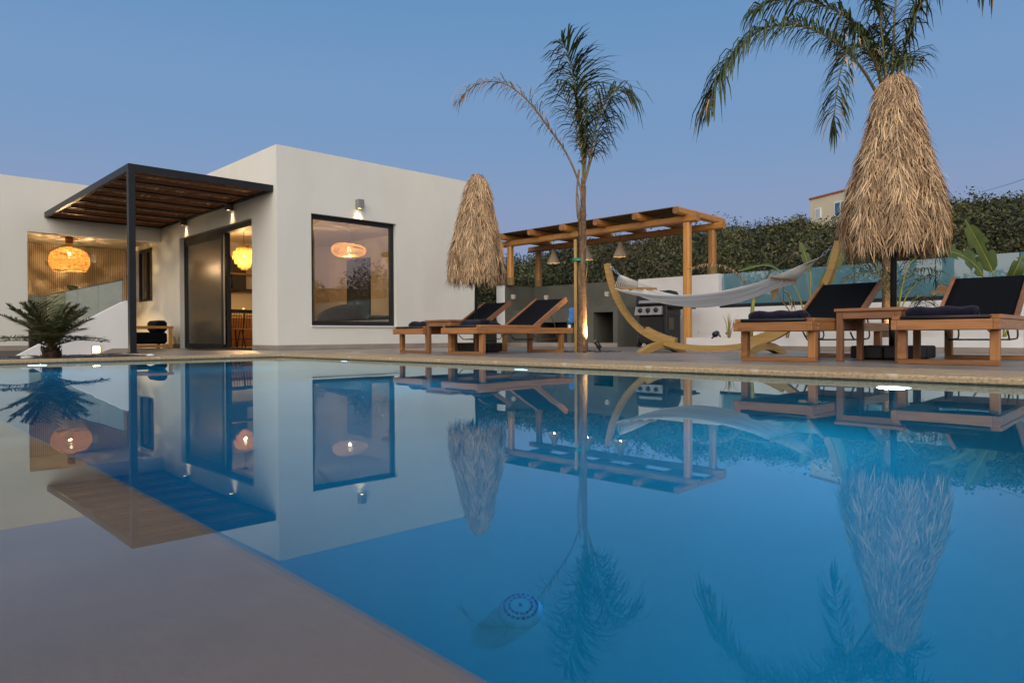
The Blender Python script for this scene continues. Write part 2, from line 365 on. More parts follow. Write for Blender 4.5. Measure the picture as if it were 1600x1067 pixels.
L.new(bp.outputs[0], mi_.inputs['Normal']); L.new(bp.outputs[0], fn_.inputs['Normal']); L.new(fn_.outputs[0], wx_.inputs[0]); L.new(gl.outputs[0], wx_.inputs[1]); L.new(mi_.outputs[0], wx_.inputs[2])
L.new(wx_.outputs[0], o.inputs['Surface']); L.new(va.outputs[0], o.inputs['Volume'])
struct(MB().box(PX0-0.02, 0.02, PY0-0.02, 0.02, FLZ-0.3, 0.0).build('pool_water', wm))
# deck bed and tiles
CW = 0.83
deck = struct(MB().box(0.012, 8.6, PY0, 2.33, -0.2, 0.030).box(-1.42, 0.012, 0.012, 8.6, -0.2, 0.030).box(0.012, 1.2, 2.33, 8.6, -0.2, 0.030).build('deck', grout))
cp = struct(MB().box(0.011, 0.030, PY0, 0.0, -0.1, 0.0).build('coping_edge', grout))
def stone(length, width):
    """coping stone: x 0..width, y 0..length, rounded nose at x = 0"""
    m = MB(); pr = [(-0.030, 0.004), (-0.036, 0.012), (-0.036, 0.034), (-0.031, 0.042), (-0.022, 0.047), (width, 0.047), (width, 0.004)]
    m.prism([(x, 0.0015, z) for x, z in pr], (0, length-0.003, 0)); return m
SL = 0.92
st = None
for k in range(13):
    if st is None: st = stone(SL, CW).build('coping_stone', coping, cp); st.location = (0, -SL, 0)
    else: share('coping_stone', st, cp, (0, -SL*(k+1), 0))
s2 = None
for k in range(8):
    wd = 0.42
    if s2 is None: s2 = stone(SL, wd).build('coping_stone', coping, cp); s2.location = (0, 0, 0); s2.rotation_euler = (0, 0, math.radians(90)); s2.location = (0.0, 0.0, 0)
    else: share('coping_stone', s2, cp, (-SL*k, 0, 0), math.radians(90))
B(-0.036+0.036, CW, 0.0, 0.42, 0.004, 0.047).build('coping_stone', coping, cp)
# tiles 1.2 x 0.6
TX, TY = 0.6, 1.2
tiles = {}
def tile(x0, y0, wx, wy):
    key = (round(wx, 3), round(wy, 3))
    if key not in tiles:
        o = B(0.003, wx-0.003, 0.003, wy-0.003, 0.020, DZ, ch=0.0015).build('tile', tilem, deck); tiles[key] = o; o.location = (x0, y0, 0); return
    share('tile', tiles[key], deck, (x0, y0, 0))
def lay(x0, x1, y0, y1):
    x = x0; r_ = 0
    while x < x1-0.02:
        wx = min(TX, x1-x); y = y0; first = True
        while y < y1-0.02:
            wy = TY*(0.5 if (first and r_ % 2) else 1.0); wy = min(wy, y1-y); tile(x, y, wx, wy); y += wy; first = False
        x += wx; r_ += 1
lay(CW, 7.98, -11.0, 0.42); lay(CW, 7.98, 0.42, 2.31); lay(-1.37, CW, 0.42, 8.5)
# planting bed left of the terrace
bed = MB(); nx, ny = 40, 30
rb = random.Random(3)
vs = [(-8+6.6*i/nx, 0.43+8.1*j/ny, 0.018+rb.uniform(-0.012, 0.016)) for j in range(ny+1) for i in range(nx+1)]
bed.add(vs, [(j*(nx+1)+i, j*(nx+1)+i+1, (j+1)*(nx+1)+i+1, (j+1)*(nx+1)+i) for j in range(ny) for i in range(nx)])
struct(bed.build('planting_bed', soil))
def pebble(m, c, r_, rnd):
    pr = [(0.15*r_, -0.5*r_), (0.75*r_, -0.3*r_), (r_, 0.0), (0.7*r_, 0.38*r_), (0.2*r_, 0.52*r_)]
    n0 = len(m.v); m.lathe(pr, c, 8); sx = rnd.uniform(.7, 1.3); sy = rnd.uniform(.7, 1.3); zz = rnd.uniform(.5, .9)
    for i in range(n0, len(m.v)):
        x, y, z = m.v[i]; m.v[i] = (c[0]+(x-c[0])*sx, c[1]+(y-c[1])*sy, c[2]+(z-c[2])*zz)
gm = MB()
for k in range(900):
    pebble(gm, (rb.uniform(-4.6, -1.45), rb.uniform(0.47, 2.8), 0.03), rb.uniform(0.015, 0.045), rb)
go = gm.build('pebble', mat('dark pebble', (0.07, 0.07, 0.075), (0.03, 0.03, 0.032), rough=0.6, scale=3, island=0.6)); go.name = 'gravel'
go['kind'] = 'stuff'; go['label'] = 'dark gravel and pebbles in the planting bed'
for k, (x, y, r_, lb) in enumerate([(-1.72, 0.30, 0.055, 'white rounded stone lying on the pool edge beside the canopy post'), (-3.08, 0.47, 0.06, 'white stone in the gravel left of the cycad')]):
    m = MB(); pebble(m, (0, 0, 0), r_, rb); o = m.build('white_stone', whitep); o.location = (x, y, DZ+0.015); tag(o, lb, 'stone', 'white stones by the pool')
# pool lights and floor inlet
plm = emis('pool lamp', (0.72, 0.72, 1.0), 14.0)
rim = mat('white abs', (0.6, 0.62, 0.65), rough=0.4)
def pool_light(loc, nrm, lb):
    t_ = thing('pool_light', lb, 'pool light', loc, math.atan2(nrm[1], nrm[0]), 'underwater pool lights')
    m = MB(); m.lathe([(0.12, 0.0), (0.12, 0.012), (0.098, 0.018), (0.098, 0.0)], n=28, cap=False)
    m.v = [(z, x, y) for x, y, z in m.v]; m.build('rim', rim, t_, world=False)
    m = MB(); m.lathe([(0.098, 0.003), (0.09, 0.014), (0.05, 0.02), (0.0005, 0.022)], n=28, cap=False)
    m.v = [(z, x, y) for x, y, z in m.v]; m.build('lens', plm, t_, world=False)
    l = bpy.data.lights.new('pool_lamp', 'SPOT'); l.energy = POOL_W; l.color = (0.78, 0.86, 1.0); l.spot_size = math.radians(100); l.spot_blend = 0.8; l.shadow_soft_size = 0.09
    o = bpy.data.objects.new('pool_lamp', l); col.objects.link(o); o.parent = t_; o.location = (0.05, 0, 0); o.rotation_euler = Vector((1, 0, 0.05)).to_track_quat('-Z', 'Y').to_euler()
POOL_W = 260
pool_light((0, -8.39, -0.50), (-1, 0), 'underwater pool light below the two sunbeds nearest the camera')
pool_light((0, -5.05, -0.55), (-1, 0), 'underwater pool light in the long wall near the staked palm')
pool_light((0, -1.80, -0.58), (-1, 0), 'underwater pool light in the long wall near the inner corner')
pool_light((-3.07, 0, -0.55), (0, -1), 'underwater pool light in the wall in front of the cycad')
t_ = thing('floor_inlet', 'round slotted inlet fitting on the blue pool floor', 'pool fitting', (-3.36, -8.40, FLZ))
MB().lathe([(0.066, 0.0), (0.066, 0.012), (0.058, 0.024), (0.03, 0.032), (0.0005, 0.033)], n=32, cap=False).build('cap', mat('pale abs', (0.85, 0.92, 0.92), rough=0.45), t_, world=False)
dm = mat('slot', (0.16, 0.34, 0.55), rough=0.8)
for rr_, n_, ln in ((0.05, 20, 0.011), (0.034, 14, 0.011)):
    zt = 0.0285 if rr_ > 0.04 else 0.0315
    for k in range(n_):
        a = 2*math.pi*k/n_; m = MB(); m.obox((rr_*math.cos(a), rr_*math.sin(a), zt-0.002), (-math.sin(a), math.cos(a), 0), (math.cos(a), math.sin(a), 0), (0, 0, 1), (ln/2, 0.003, 0.004)); m.build('slot', dm, t_, world=False)
MB().lathe([(0.006, 0.03), (0.006, 0.036), (0.0005, 0.037)], n=12, cap=False).build('screw', dm, t_, world=False)

t_ = thing('doormat', 'thin dark doormat lying on the tiles before the open doorway', 'doormat', (0.62, 4.25, DZ))
B(0.36, 0.88, 3.75, 4.75, DZ+0.001, DZ+0.014, ch=0.003).build('mat', mat('dark coir', (0.05, 0.042, 0.036), (0.03, 0.026, 0.022), rough=0.95, scale=60, bump=0.8, bscale=200), t_)
B(0.33, 0.91, 3.72, 4.78, DZ+0.0005, DZ+0.006).build('rubber_edge', mat('black rubber', (0.012, 0.012, 0.012), rough=0.7), t_)
# ------------------------------------------------------------------ the house
HX, HY, HT = 1.067, 2.329, 3.818           # outer corner of the main block, roof edge height
WT = 0.25
house = thing('house', 'white flat-roofed house with large dark-framed openings beside the pool', 'house', (HX, HY, 0))
X1, Y1 = 5.9, 11.4
wl = MB()
# window facade (faces -y)
WX0, WX1, WZ0, WZ1 = 1.752, 3.693, 0.515, 2.642
wl.box(HX, WX0, HY, HY+WT, 0.03, HT).box(WX1, X1, HY, HY+WT, 0.03, HT).box(WX0, WX1, HY, HY+WT, 0.03, WZ0).box(WX0, WX1, HY, HY+WT, WZ1, HT)
# door facade (faces -x)
DY0, DY1, DZ0, DZ1 = 3.40, 7.30, 0.055, 2.60
TY0, TY1, TZ0, TZ1 = 9.23, 10.55, 1.23, 2.60
wl.box(HX, HX+WT, HY+WT, DY0, 0.03, HT).box(HX, HX+WT, DY0, DY1, DZ1, HT).box(HX, HX+WT, DY1, TY0, 0.03, HT)
wl.box(HX, HX+WT, TY0, TY1, 0.03, TZ0).box(HX, HX+WT, TY0, TY1, TZ1, HT).box(HX, HX+WT, TY1, Y1, 0.03, HT)
wl.box(X1-WT, X1, HY+WT, Y1, 0.03, HT).box(HX+WT, X1-WT, Y1-WT, Y1, 0.03, HT)
wl.build('wall', plaster, house)
# side wing: pier, beam over the terrace opening
BY = 8.54; OX = -1.69; OZ = 2.637
wl = MB()
wl.box(-7.0, OX, BY, BY+0.30, 0.03, HT-0.01).box(OX, HX, BY, BY+0.30, OZ, HT-0.01)
wl.box(OX-0.25, OX, BY+0.30, 11.6, 0.03, HT-0.01).box(OX, HX, 11.35, 11.6, 0.03, HT-0.01)
wl.build('wing_wall', plaster, house)
MB().box(HX+0.25, X1-0.25, HY+0.25, Y1-0.25, 3.35, 3.5).box(OX, HX, BY+0.3, 11.35, 3.30, 3.45).box(-7, OX-0.25, BY+0.3, 11.6, 3.3, 3.45).build('roof', mat('roof membrane', (0.4, 0.4, 0.4), rough=0.9), house)
B(OX, HX, BY+0.3, 11.35, 2.72, 2.80).build('terrace_ceiling', inside, house)
# skirting tiles along the foot of the walls
def skirting(x0, x1, y0, y1, z0, z1, n, along):
    for k in range(n):
        a = k/n; b_ = (k+1)/n
        if along == 'x': xa, xb, ya, yb = x0+(x1-x0)*a+0.002, x0+(x1-x0)*b_-0.002, y0, y1
        else: xa, xb, ya, yb = x0, x1, y0+(y1-y0)*a+0.002, y0+(y1-y0)*b_-0.002
        B(xa, xb, ya, yb, z0, z1, ch=0.002).build('skirting_tile', skirt, house)
skirting(HX-0.012, X1, HY-0.012, HY-0.001, DZ+0.001, 0.147, 5, 'x')
skirting(HX-0.012, HX-0.001, HY+0.001, DY0, DZ+0.001, 0.147, 1, 'y'); skirting(HX-0.012, HX-0.001, DY1, BY, DZ+0.001, 0.147, 1, 'y')
skirting(-7.0, OX, BY-0.012, BY-0.001, 0.03, 0.14, 5, 'x')
# rooms behind the openings
IX0, IX1, IY0, IY1, IC = HX+WT, X1-WT, HY+WT, 9.5, 2.93
for bx_ in ((IX0, IX1, IY1, IY1+0.1), (IX1-0.02, IX1-0.001, IY0, IY1), (IX0+0.001, IX0+0.02, IY0, DY0-0.03), (IX0+0.001, IX0+0.02, DY1+0.03, IY1), (IX0+0.02, WX0-0.02, IY0+0.001, IY0+0.02), (WX1+0.02, IX1-0.02, IY0+0.001, IY0+0.02)):
    B(*bx_, 0.05, IC).build('interior_wall', inside, house)
B(IX0, IX1, IY0, IY1, IC, IC+0.1).build('ceiling', inside, house)
B(IX0, IX1, IY0, IY1, 0.0, 0.05).build('interior_floor', OAK['x'], house)
# picture window: frame set back in the reveal, pane, sill
wd = MB(); fy0, fy1 = HY+0.10, HY+0.17; fw = 0.085
wd.box(WX0, WX0+fw, fy0, fy1, WZ0, WZ1).box(WX1-fw, WX1, fy0, fy1, WZ0, WZ1).box(WX0+fw, WX1-fw, fy0, fy1, WZ0, WZ0+fw).box(WX0+fw, WX1-fw, fy0, fy1, WZ1-fw, WZ1)
win = wd.build('window', darkm, house)
B(WX0+fw, WX1-fw, HY+0.13, HY+0.136, WZ0+fw, WZ1-fw).build('pane', glass('window glass', (0.86, 0.84, 0.80), refl=0.095), win)
B(WX0-0.01, WX1+0.02, HY-0.03, fy0, WZ0-0.03, WZ0-0.002).build('sill', plaster, win)
# sliding door: outer frame, closed leaf with insect screen, leaf slid behind it
dx = HX+0.10
fr = MB().box(dx, dx+0.14, DY0, DY0+0.05, DZ0, DZ1).box(dx, dx+0.14, DY1-0.06, DY1, DZ0, DZ1).box(dx, dx+0.14, DY0+0.05, DY1-0.06, DZ1-0.10, DZ1).box(dx, dx+0.14, DY0+0.05, DY1-0.06, DZ0-0.01, DZ0+0.03)
door = fr.build('sliding_door', darkm, house)
def leaf(x0, y0, y1, gm, nm):
    f = 0.075; zb, zt = DZ0+0.031, DZ1-0.101
    m = MB().box(x0, x0+0.05, y0, y0+f, zb, zt).box(x0, x0+0.05, y1-f, y1, zb, zt).box(x0, x0+0.05, y0+f, y1-f, zb, zb+f).box(x0, x0+0.05, y0+f, y1-f, zt-f, zt)
    m.build('leaf_frame', darkm, door); B(x0+0.02, x0+0.028, y0+f, y1-f, zb+f, zt-f).build(nm, gm, door)
leaf(dx+0.012, 5.10, DY1-0.062, glass('insect screen', (0.42, 0.40, 0.37), refl=0.05, rough=0.25, body=0.45, bodycol=(0.10, 0.10, 0.09)), 'screen')
leaf(dx+0.075, 4.96, DY1-0.20, glass('door glass', (0.75, 0.75, 0.72), refl=0.10), 'pane')
B(dx+0.02, dx+0.04, 5.04, 5.075, 0.15, 2.48).build('pull_strip', mat('brushed aluminium', (0.55, 0.52, 0.48), rough=0.35, metal=0.7), door)
# window from the terrace into the house
tw = MB(); f = 0.07; x0 = HX+0.07
tw.box(x0, x0+0.06, TY0, TY0+f, TZ0, TZ1).box(x0, x0+0.06, TY1-f, TY1, TZ0, TZ1).box(x0, x0+0.06, TY0+f, TY1-f, TZ0, TZ0+f).box(x0, x0+0.06, TY0+f, TY1-f, TZ1-f, TZ1).box(x0, x0+0.06, 9.86, 9.93, TZ0+f, TZ1-f)
two = tw.build('window', darkm, house)
for ya, yb in ((TY0+f, 9.86), (9.93, TY1-f)): B(x0+0.03, x0+0.036, ya, yb, TZ0+f, TZ1-f).build('pane', glass('terrace window glass', (0.4, 0.36, 0.3), refl=0.12), two)
B(HX-0.02, x0, TY0-0.01, TY1+0.01, TZ0-0.03, TZ0-0.002).build('sill', plaster, two)
# vertical slat cladding on the terrace's back wall
sm = MB(); n = 64
for k in range(n):
    xa = OX+0.02+(HX-OX-0.04)*k/n; sm.box(xa, xa+0.026, 11.31, 11.348, 0.06, 2.70)
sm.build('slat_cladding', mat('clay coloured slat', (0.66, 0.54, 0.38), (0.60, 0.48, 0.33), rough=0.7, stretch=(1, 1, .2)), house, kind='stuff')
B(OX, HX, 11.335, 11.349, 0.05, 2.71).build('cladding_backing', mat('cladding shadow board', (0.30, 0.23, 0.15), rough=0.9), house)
B(0.18, 0.30, 11.25, 11.309, 2.30, 2.50).build('sensor_box', whitep, house)
# roof vent showing above the parapet
o = MB().lathe([(0.05, 0), (0.05, 0.18), (0.09, 0.20), (0.09, 0.24), (0.02, 0.27)], n=14).build('roof_vent', steel, house, world=False); o.location = Vector((HX+0.9, 6.5, 3.62))-house.location

# ------------------------------------------------------------------ lamps on the walls
warm = (1.0, 0.70, 0.36)
def wall_lamp(name, c, nrm, w_, h_, label, body, watt, group):
    """square down light; c = bottom centre on the wall face, nrm = wall normal"""
    t_ = thing(name, label, 'wall lamp', c, 0, group); n_ = Vector(nrm); s_ = Vector((-n_.y, n_.x, 0)); c = Vector(c)
    m = MB(); th_ = 0.006
    ctr = c+n_*(w_/2+0.012)+Vector((0, 0, h_/2))
    for sg in (-1, 1):
        m.obox(ctr+s_*sg*(w_/2-th_/2), s_, n_, (0, 0, 1), (th_/2, w_/2, h_/2)); m.obox(ctr+n_*sg*(w_/2-th_/2), s_, n_, (0, 0, 1), (w_/2-th_, th_/2, h_/2))
    m.obox(ctr+Vector((0, 0, h_/2-th_/2)), s_, n_, (0, 0, 1), (w_/2-th_, w_/2-th_, th_/2)); m.build('housing', body, t_)
    MB().obox(c+n_*0.006+Vector((0, 0, h_/2)), s_, n_, (0, 0, 1), (w_*0.35, 0.006, h_*0.35)).build('bracket', body, t_)
    m = MB(); m.lathe([(w_*0.36, -0.004), (w_*0.36, 0.006), (0.0005, 0.008)], ctr-Vector((0, 0, h_/2-0.018)), n=16, cap=False); m.build('lens', emis('warm lens', warm, 9.0), t_)
    lamp('down_light', 'SPOT', ctr-Vector((0, 0, h_/2+0.002)), watt, warm, t_, 0.03, (-n_.x*0.22, -n_.y*0.22, -1), 75, 0.9)
    return t_
lampb = mat('taupe lamp body', (0.15, 0.12, 0.095), rough=0.5)
lampg = mat('grey lamp body', (0.24, 0.235, 0.225), rough=0.45)
wall_lamp('wall_lamp', (HX, 6.85, 2.855), (-1, 0, 0), 0.12, 0.14, 'taupe wall lamp over the closed door leaf, farther of the two under the canopy', lampb, 12, 'square wall lamps on the house')
wall_lamp('wall_lamp', (HX, 4.29, 2.855), (-1, 0, 0), 0.12, 0.14, 'taupe wall lamp over the open doorway, at the front end of the canopy', lampb, 12, 'square wall lamps on the house')
wall_lamp('wall_lamp', (2.775, HY, 2.835), (0, -1, 0), 0.125, 0.185, 'grey wall lamp above the big picture window', lampg, 20, 'square wall lamps on the house')

# ------------------------------------------------------------------ steel canopy with reed roof
CX0, CX1, CY0, CY1, CZ0, CZ1 = -1.37, 1.060, 2.45, 8.535, 2.972, 3.088
can = thing('canopy', 'anthracite steel canopy with wooden battens and reed roof over the terrace', 'canopy', (CX0, CY0, DZ))
B(CX0, CX1, CY0, CY0+0.06, CZ0, CZ1).build('front_beam', darkm, can); B(CX0, CX0+0.06, CY0+0.06, CY1, CZ0, CZ1).build('side_beam', darkm, can)
B(CX1-0.05, CX1, CY0+0.06, CY1, CZ0, CZ1).build('wall_beam', darkm, can); B(CX0+0.06, CX1-0.05, CY1-0.05, CY1, CZ0, CZ1).build('wall_beam', darkm, can)
B(CX0+0.001, CX0+0.10, CY0+0.001, CY0+0.10, DZ, CZ0).build('post', darkm, can)
B(CX0-0.02, CX0+0.13, CY0-0.02, CY0+0.13, DZ+0.001, DZ+0.012).build('base_plate', darkm, can)
nb = 7; stp = (CY1-0.05-CY0-0.06)/nb
BRN = wood('stained batten', (0.36, 0.14, 0.055), (0.25, 0.09, 0.034), 0.6)
for k in range(nb):
    y = CY0+0.06+stp*(k+0.5)
    for dy in (0.36,):
        if k < nb: B(CX0+0.06, CX1-0.05, y+stp*0.5-0.025-stp*0.0, y+stp*0.5+0.025, CZ0+0.004, CZ0+0.064).build('rafter', darkm, can) if k < nb-1 else None
    B(CX0+0.06, CX1-0.05, y+stp*0.5-0.075, y+stp*0.5-0.027, CZ0+0.030, CZ0+0.082).build('batten', BRN['x'], can)
    B(CX0+0.06, CX1-0.05, y-0.02, y+0.02, CZ0+0.050, CZ0+0.082).build('batten', BRN['x'], can)
for xx in (CX0+0.085, CX1-0.08): B(xx-0.02, xx+0.02, CY0+0.06, CY1-0.05, CZ0+0.045, CZ0+0.0815).build('edge_batten', BRN['y'], can)
rm = MB(); rr = random.Random(5); x = CX0+0.065
while x < CX1-0.06:
    d_ = rr.uniform(0.010, 0.017); zz = CZ0+0.085+rr.uniform(0, 0.006); yy = CY0+0.065
    while yy < CY1-0.06:
        l_ = rr.uniform(1.2, 2.6); y2 = min(yy+l_, CY1-0.055)
        rm.tube([(x+rr.uniform(-.004, .004), yy, zz+d_/2), (x+rr.uniform(-.004, .004), y2, zz+d_/2)], d_/2, 5); yy = y2+0.004
    x += d_*rr.uniform(0.98, 1.12)
rm.build('reed_mat', reed, can, kind='stuff')

# ------------------------------------------------------------------ glass balustrade on the terrace and the stair wall
gb = thing('glass_balustrade', 'clear glass balustrade along the left side of the terrace', 'balustrade', (-1.33, 2.95, DZ))
gcl = glass('balustrade glass', (0.78, 0.90, 0.86), refl=0.16, body=0.12, bodycol=(0.35, 0.50, 0.46))
ycuts = [2.95, 4.40, 5.88, 7.20, 8.52]
for a, b_ in zip(ycuts, ycuts[1:]): B(-1.336, -1.324, a+0.006, b_-0.006, DZ+0.02, 1.245).build('pane', gcl, gb)
B(OX+0.01, -1.34, 8.50, 8.512, DZ+0.02, 1.245).build('pane', gcl, gb)
B(-1.375, -1.285, 2.95, 8.52, DZ-0.01, DZ+0.14).build('shoe_profile', darkm, gb); B(OX+0.01, -1.376, 8.47, 8.53, DZ-0.01, DZ+0.40).build('shoe_profile', darkm, gb)
B(-1.342, -1.318, 2.95, 8.52, 1.2455, 1.258).build('top_rail', darkm, gb)
sw = MB().prism([(-2.85, 2.93, 0.0), (-1.255, 2.93, 0.0), (-1.255, 2.93, 0.912), (-1.30, 2.93, 0.912)], (0, 0.15, 0)).build('stair_wall', whitep)
tag(sw, 'white sloping stair wall behind the cycad', 'wall')
MB().prism([(-1.72, 2.90, DZ), (-1.245, 2.90, DZ), (-1.245, 2.90, 0.125), (-1.50, 2.90, 0.125)], (0, 0.029, 0)).build('skirting_tile', skirt, sw)
B(-4.5, -1.45, 3.09, 8.5, 0.02, 0.028).build('stairwell_shade', mat('stairwell dark', (0.05, 0.048, 0.045), rough=0.8), sw)  # flat dark sheet standing in for the shade down the stairwell
sl_ = thing('step_lamp', 'small glowing square lamp set low in the stair wall', 'wall lamp', (-1.735, 2.93, 0.045))
B(-1.80, -1.67, 2.915, 2.929, 0.045, 0.175).build('bezel', lampg, sl_); B(-1.785, -1.685, 2.909, 2.9149, 0.060, 0.160).build('lens', emis('step lens', (1.0, 0.74, 0.42), 12.0), sl_)
lamp('step_light', 'AREA', (-1.735, 2.905, 0.11), 2.0, warm, sl_, 0.09, (0, -1, -0.25))
# ------------------------------------------------------------------ pergola over the outdoor kitchen
KX = 8.0                                     # front face of the wall behind the kitchen
FXP, BXP = 7.10, 8.12                        # post lines
per = thing('pergola', 'narrow honey-coloured timber pergola above the grey outdoor kitchen', 'pergola', (7.6, 0, DZ))
def rpost(m, x, y, z0, z1, w_):              # squared log with rounded corners
    h = w_/2; c_ = w_*0.22; pl = [(-h+c_, -h), (h-c_, -h), (h, -h+c_), (h, h-c_), (h-c_, h), (-h+c_, h), (-h, h-c_), (-h, -h+c_)]
    m.prism([(x+a, y+b, z0) for a, b in pl], (0, 0, z1-z0))
def rbeam(m, p_, q_, w_, h_):
    p_ = Vector(p_); q_ = Vector(q_); a = (q_-p_).normalized(); s_ = Vector((0, 0, 1)).cross(a).normalized(); c_ = w_*0.2
    pl = [(-w_/2+c_, -h_/2), (w_/2-c_, -h_/2), (w_/2, -h_/2+c_), (w_/2, h_/2-c_), (w_/2-c_, h_/2), (-w_/2+c_, h_/2), (-w_/2, h_/2-c_), (-w_/2, -h_/2+c_)]
    m.prism([p_+s_*u+Vector((0, 0, v)) for u, v in pl], q_-p_)
WTOP = 1.525
for (x, y, z0, zt, ropez) in ((FXP, 2.42, WTOP+0.002, 2.465, 0.18), (FXP, -2.50, DZ, 2.465, 0.0), (BXP, 2.45, WTOP+0.002, 2.425, 0.16), (BXP, -2.45, WTOP+0.002, 2.425, 0.16)):
    m = MB(); rpost(m, x, y, z0, zt, 0.145); po = m.build('post', PINE['z'], per)
    if ropez:
        m = MB()
        for k in range(9): m.lathe([(0.098, -0.008), (0.106, 0), (0.098, 0.008)], (x, y, z0+0.01+ropez*k/9+0.008), n=14, cap=False)
        m.build('rope_binding', rope, po)
m = MB(); rbeam(m, (FXP, -2.74, 2.535), (FXP, 2.68, 2.535), 0.14, 0.14); m.build('beam', PINE['y'], per)
m = MB(); rbeam(m, (BXP, -2.72, 2.495), (BXP, 2.75, 2.495), 0.14, 0.14); m.build('beam', PINE['y'], per)
ENDB = mat('rough sawn end grain', (0.24, 0.095, 0.04), (0.34, 0.16, 0.07), rough=0.9, scale=25, bump=0.8)
for y in (2.40, 1.42, 0.44, -0.52, -1.52, -2.47):
    m = MB(); rbeam(m, (6.76, y, 2.672), (8.50, y, 2.640), 0.135, 0.135); c_ = m.build('crossbeam', PINE['x'], per)
    m = MB(); rbeam(m, (6.735, y, 2.672), (6.759, y, 2.672), 0.125, 0.125); m.build('sawn_end', ENDB, c_)
rm = MB(); rr = random.Random(11); x = 6.80
while x < 8.42:
    d_ = rr.uniform(0.012, 0.018); zz = 2.748-(x-6.76)*0.0184
    rm.tube([(x, -2.36, zz), (x+rr.uniform(-.01, .01), 0.1, zz+rr.uniform(-.004, .004)), (x, 2.48, zz)], d_/2, 5); x += d_*1.02
rm.build('reed_mat', mat('brown reed screen', (0.20, 0.135, 0.065), (0.14, 0.09, 0.04), rough=0.8, island=0.3), per, kind='stuff')
lampc = mat('concrete lamp shade', (0.34, 0.27, 0.185), (0.28, 0.22, 0.15), rough=0.85, scale=30)
for (y, zb, lb) in ((1.454, 2.02, 'bell-shaped concrete pendant lamp at the left end under the timber pergola'), (0.427, 2.02, 'bell-shaped concrete pendant lamp half hidden behind the staked palm trunk'), (-0.514, 2.01, 'bell-shaped concrete pendant lamp left of the hammock under the timber pergola')):
    t_ = thing('pendant_lamp', lb, 'pendant lamp', (7.6, y, zb), 0, 'concrete pendant lamps under the pergola')
    MB().lathe([(0.155, 0.0), (0.158, 0.02), (0.135, 0.07), (0.085, 0.17), (0.060, 0.24), (0.055, 0.33), (0.045, 0.335), (0.0005, 0.336)], n=24, cap=False).lathe([(0.150, 0.0), (0.128, 0.07), (0.078, 0.17), (0.05, 0.24)], n=24, cap=False).build('shade', lampc, t_, world=False)
    MB().tube([(0, 0, 0.335), (0, 0, 2.56-zb)], 0.006, 6).build('cable', blackm, t_, world=False)
    MB().lathe([(0.0005, 0.015), (0.03, 0.03), (0.045, 0.07), (0.03, 0.11), (0.0005, 0.12)], n=14, cap=False).build('bulb', emis('warm bulb', (1.0, 0.74, 0.45), 2.5), t_, world=False)
    lamp('pendant_light', 'POINT', (7.6, y, zb+0.012), 1.8, warm, t_, 0.015)

# ------------------------------------------------------------------ outdoor kitchen: walls, counter
kit = thing('outdoor_kitchen', 'grey microcement outdoor kitchen counter with open niches under the pergola', 'outdoor kitchen', (7.6, 1.0, DZ))
B(KX, KX+0.25, -0.70, 2.78, 0.03, WTOP).build('back_wall', concrete, kit)
B(6.98, KX-0.001, 2.50, 2.77, 0.03, WTOP).build('side_wall', concrete, kit)
B(6.962, 6.979, 2.495, 2.775, 0.03, WTOP+0.002).build('wall_end', whitep, kit)
CXF, CTOP = 7.20, 0.915
nich = [(0.68, 1.65, 0.14, 0.605), (0.14, 0.56, 0.14, 0.81), (-0.62, -0.08, 0.14, 0.80)]
c_ = MB().box(CXF, KX-0.001, -0.74, 2.499, 0.845, CTOP)            # worktop slab
for ya, yb in ((-0.74, -0.62), (-0.08, 0.14), (0.56, 0.68), (1.65, 2.499)): c_.box(CXF+0.001, KX-0.001, ya, yb, 0.03, 0.8449)
c_.box(CXF+0.002, KX-0.001, -0.619, -0.081, 0.80, 0.8449).box(CXF+0.002, KX-0.001, 0.141, 0.559, 0.81, 0.8449).box(CXF+0.002, KX-0.001, 0.681, 1.649, 0.605, 0.8449)
for a, b_, z0, z1 in nich: c_.box(CXF+0.003, KX-0.001, a+0.001, b_-0.001, 0.03, 0.14).box(KX-0.06, KX-0.002, a+0.001, b_-0.001, 0.141, z1)
c_.build('counter', concrete, kit)
for k in range(5): B(CXF-0.014, CXF-0.0005, -0.74+0.645*k+0.002, -0.74+0.645*(k+1)-0.002, DZ+0.001, 0.132).build('skirting_tile', skirt, kit)
B(6.948, 6.961, 2.49, 2.78, DZ+0.001, 0.132).build('skirting_tile', skirt, kit)
B(6.961, 7.2, 2.482, 2.4985, DZ+0.001, 0.132).build('skirting_tile', skirt, kit)
B(7.93, 7.999, 0.8, 1.4, 0.916, 0.925).build('splash_strip', concrete, kit)
gw = thing('garden_wall', 'white garden wall behind the hammock and the barbecue', 'wall', (KX, -2, DZ))
B(KX+0.002, KX+0.25, -2.66, -0.701, 0.03, WTOP).build('wall', whitep, gw)
B(KX+0.001, KX+0.25, -15.0, -2.661, 0.03, 0.835).build('low_wall', whitep, gw)
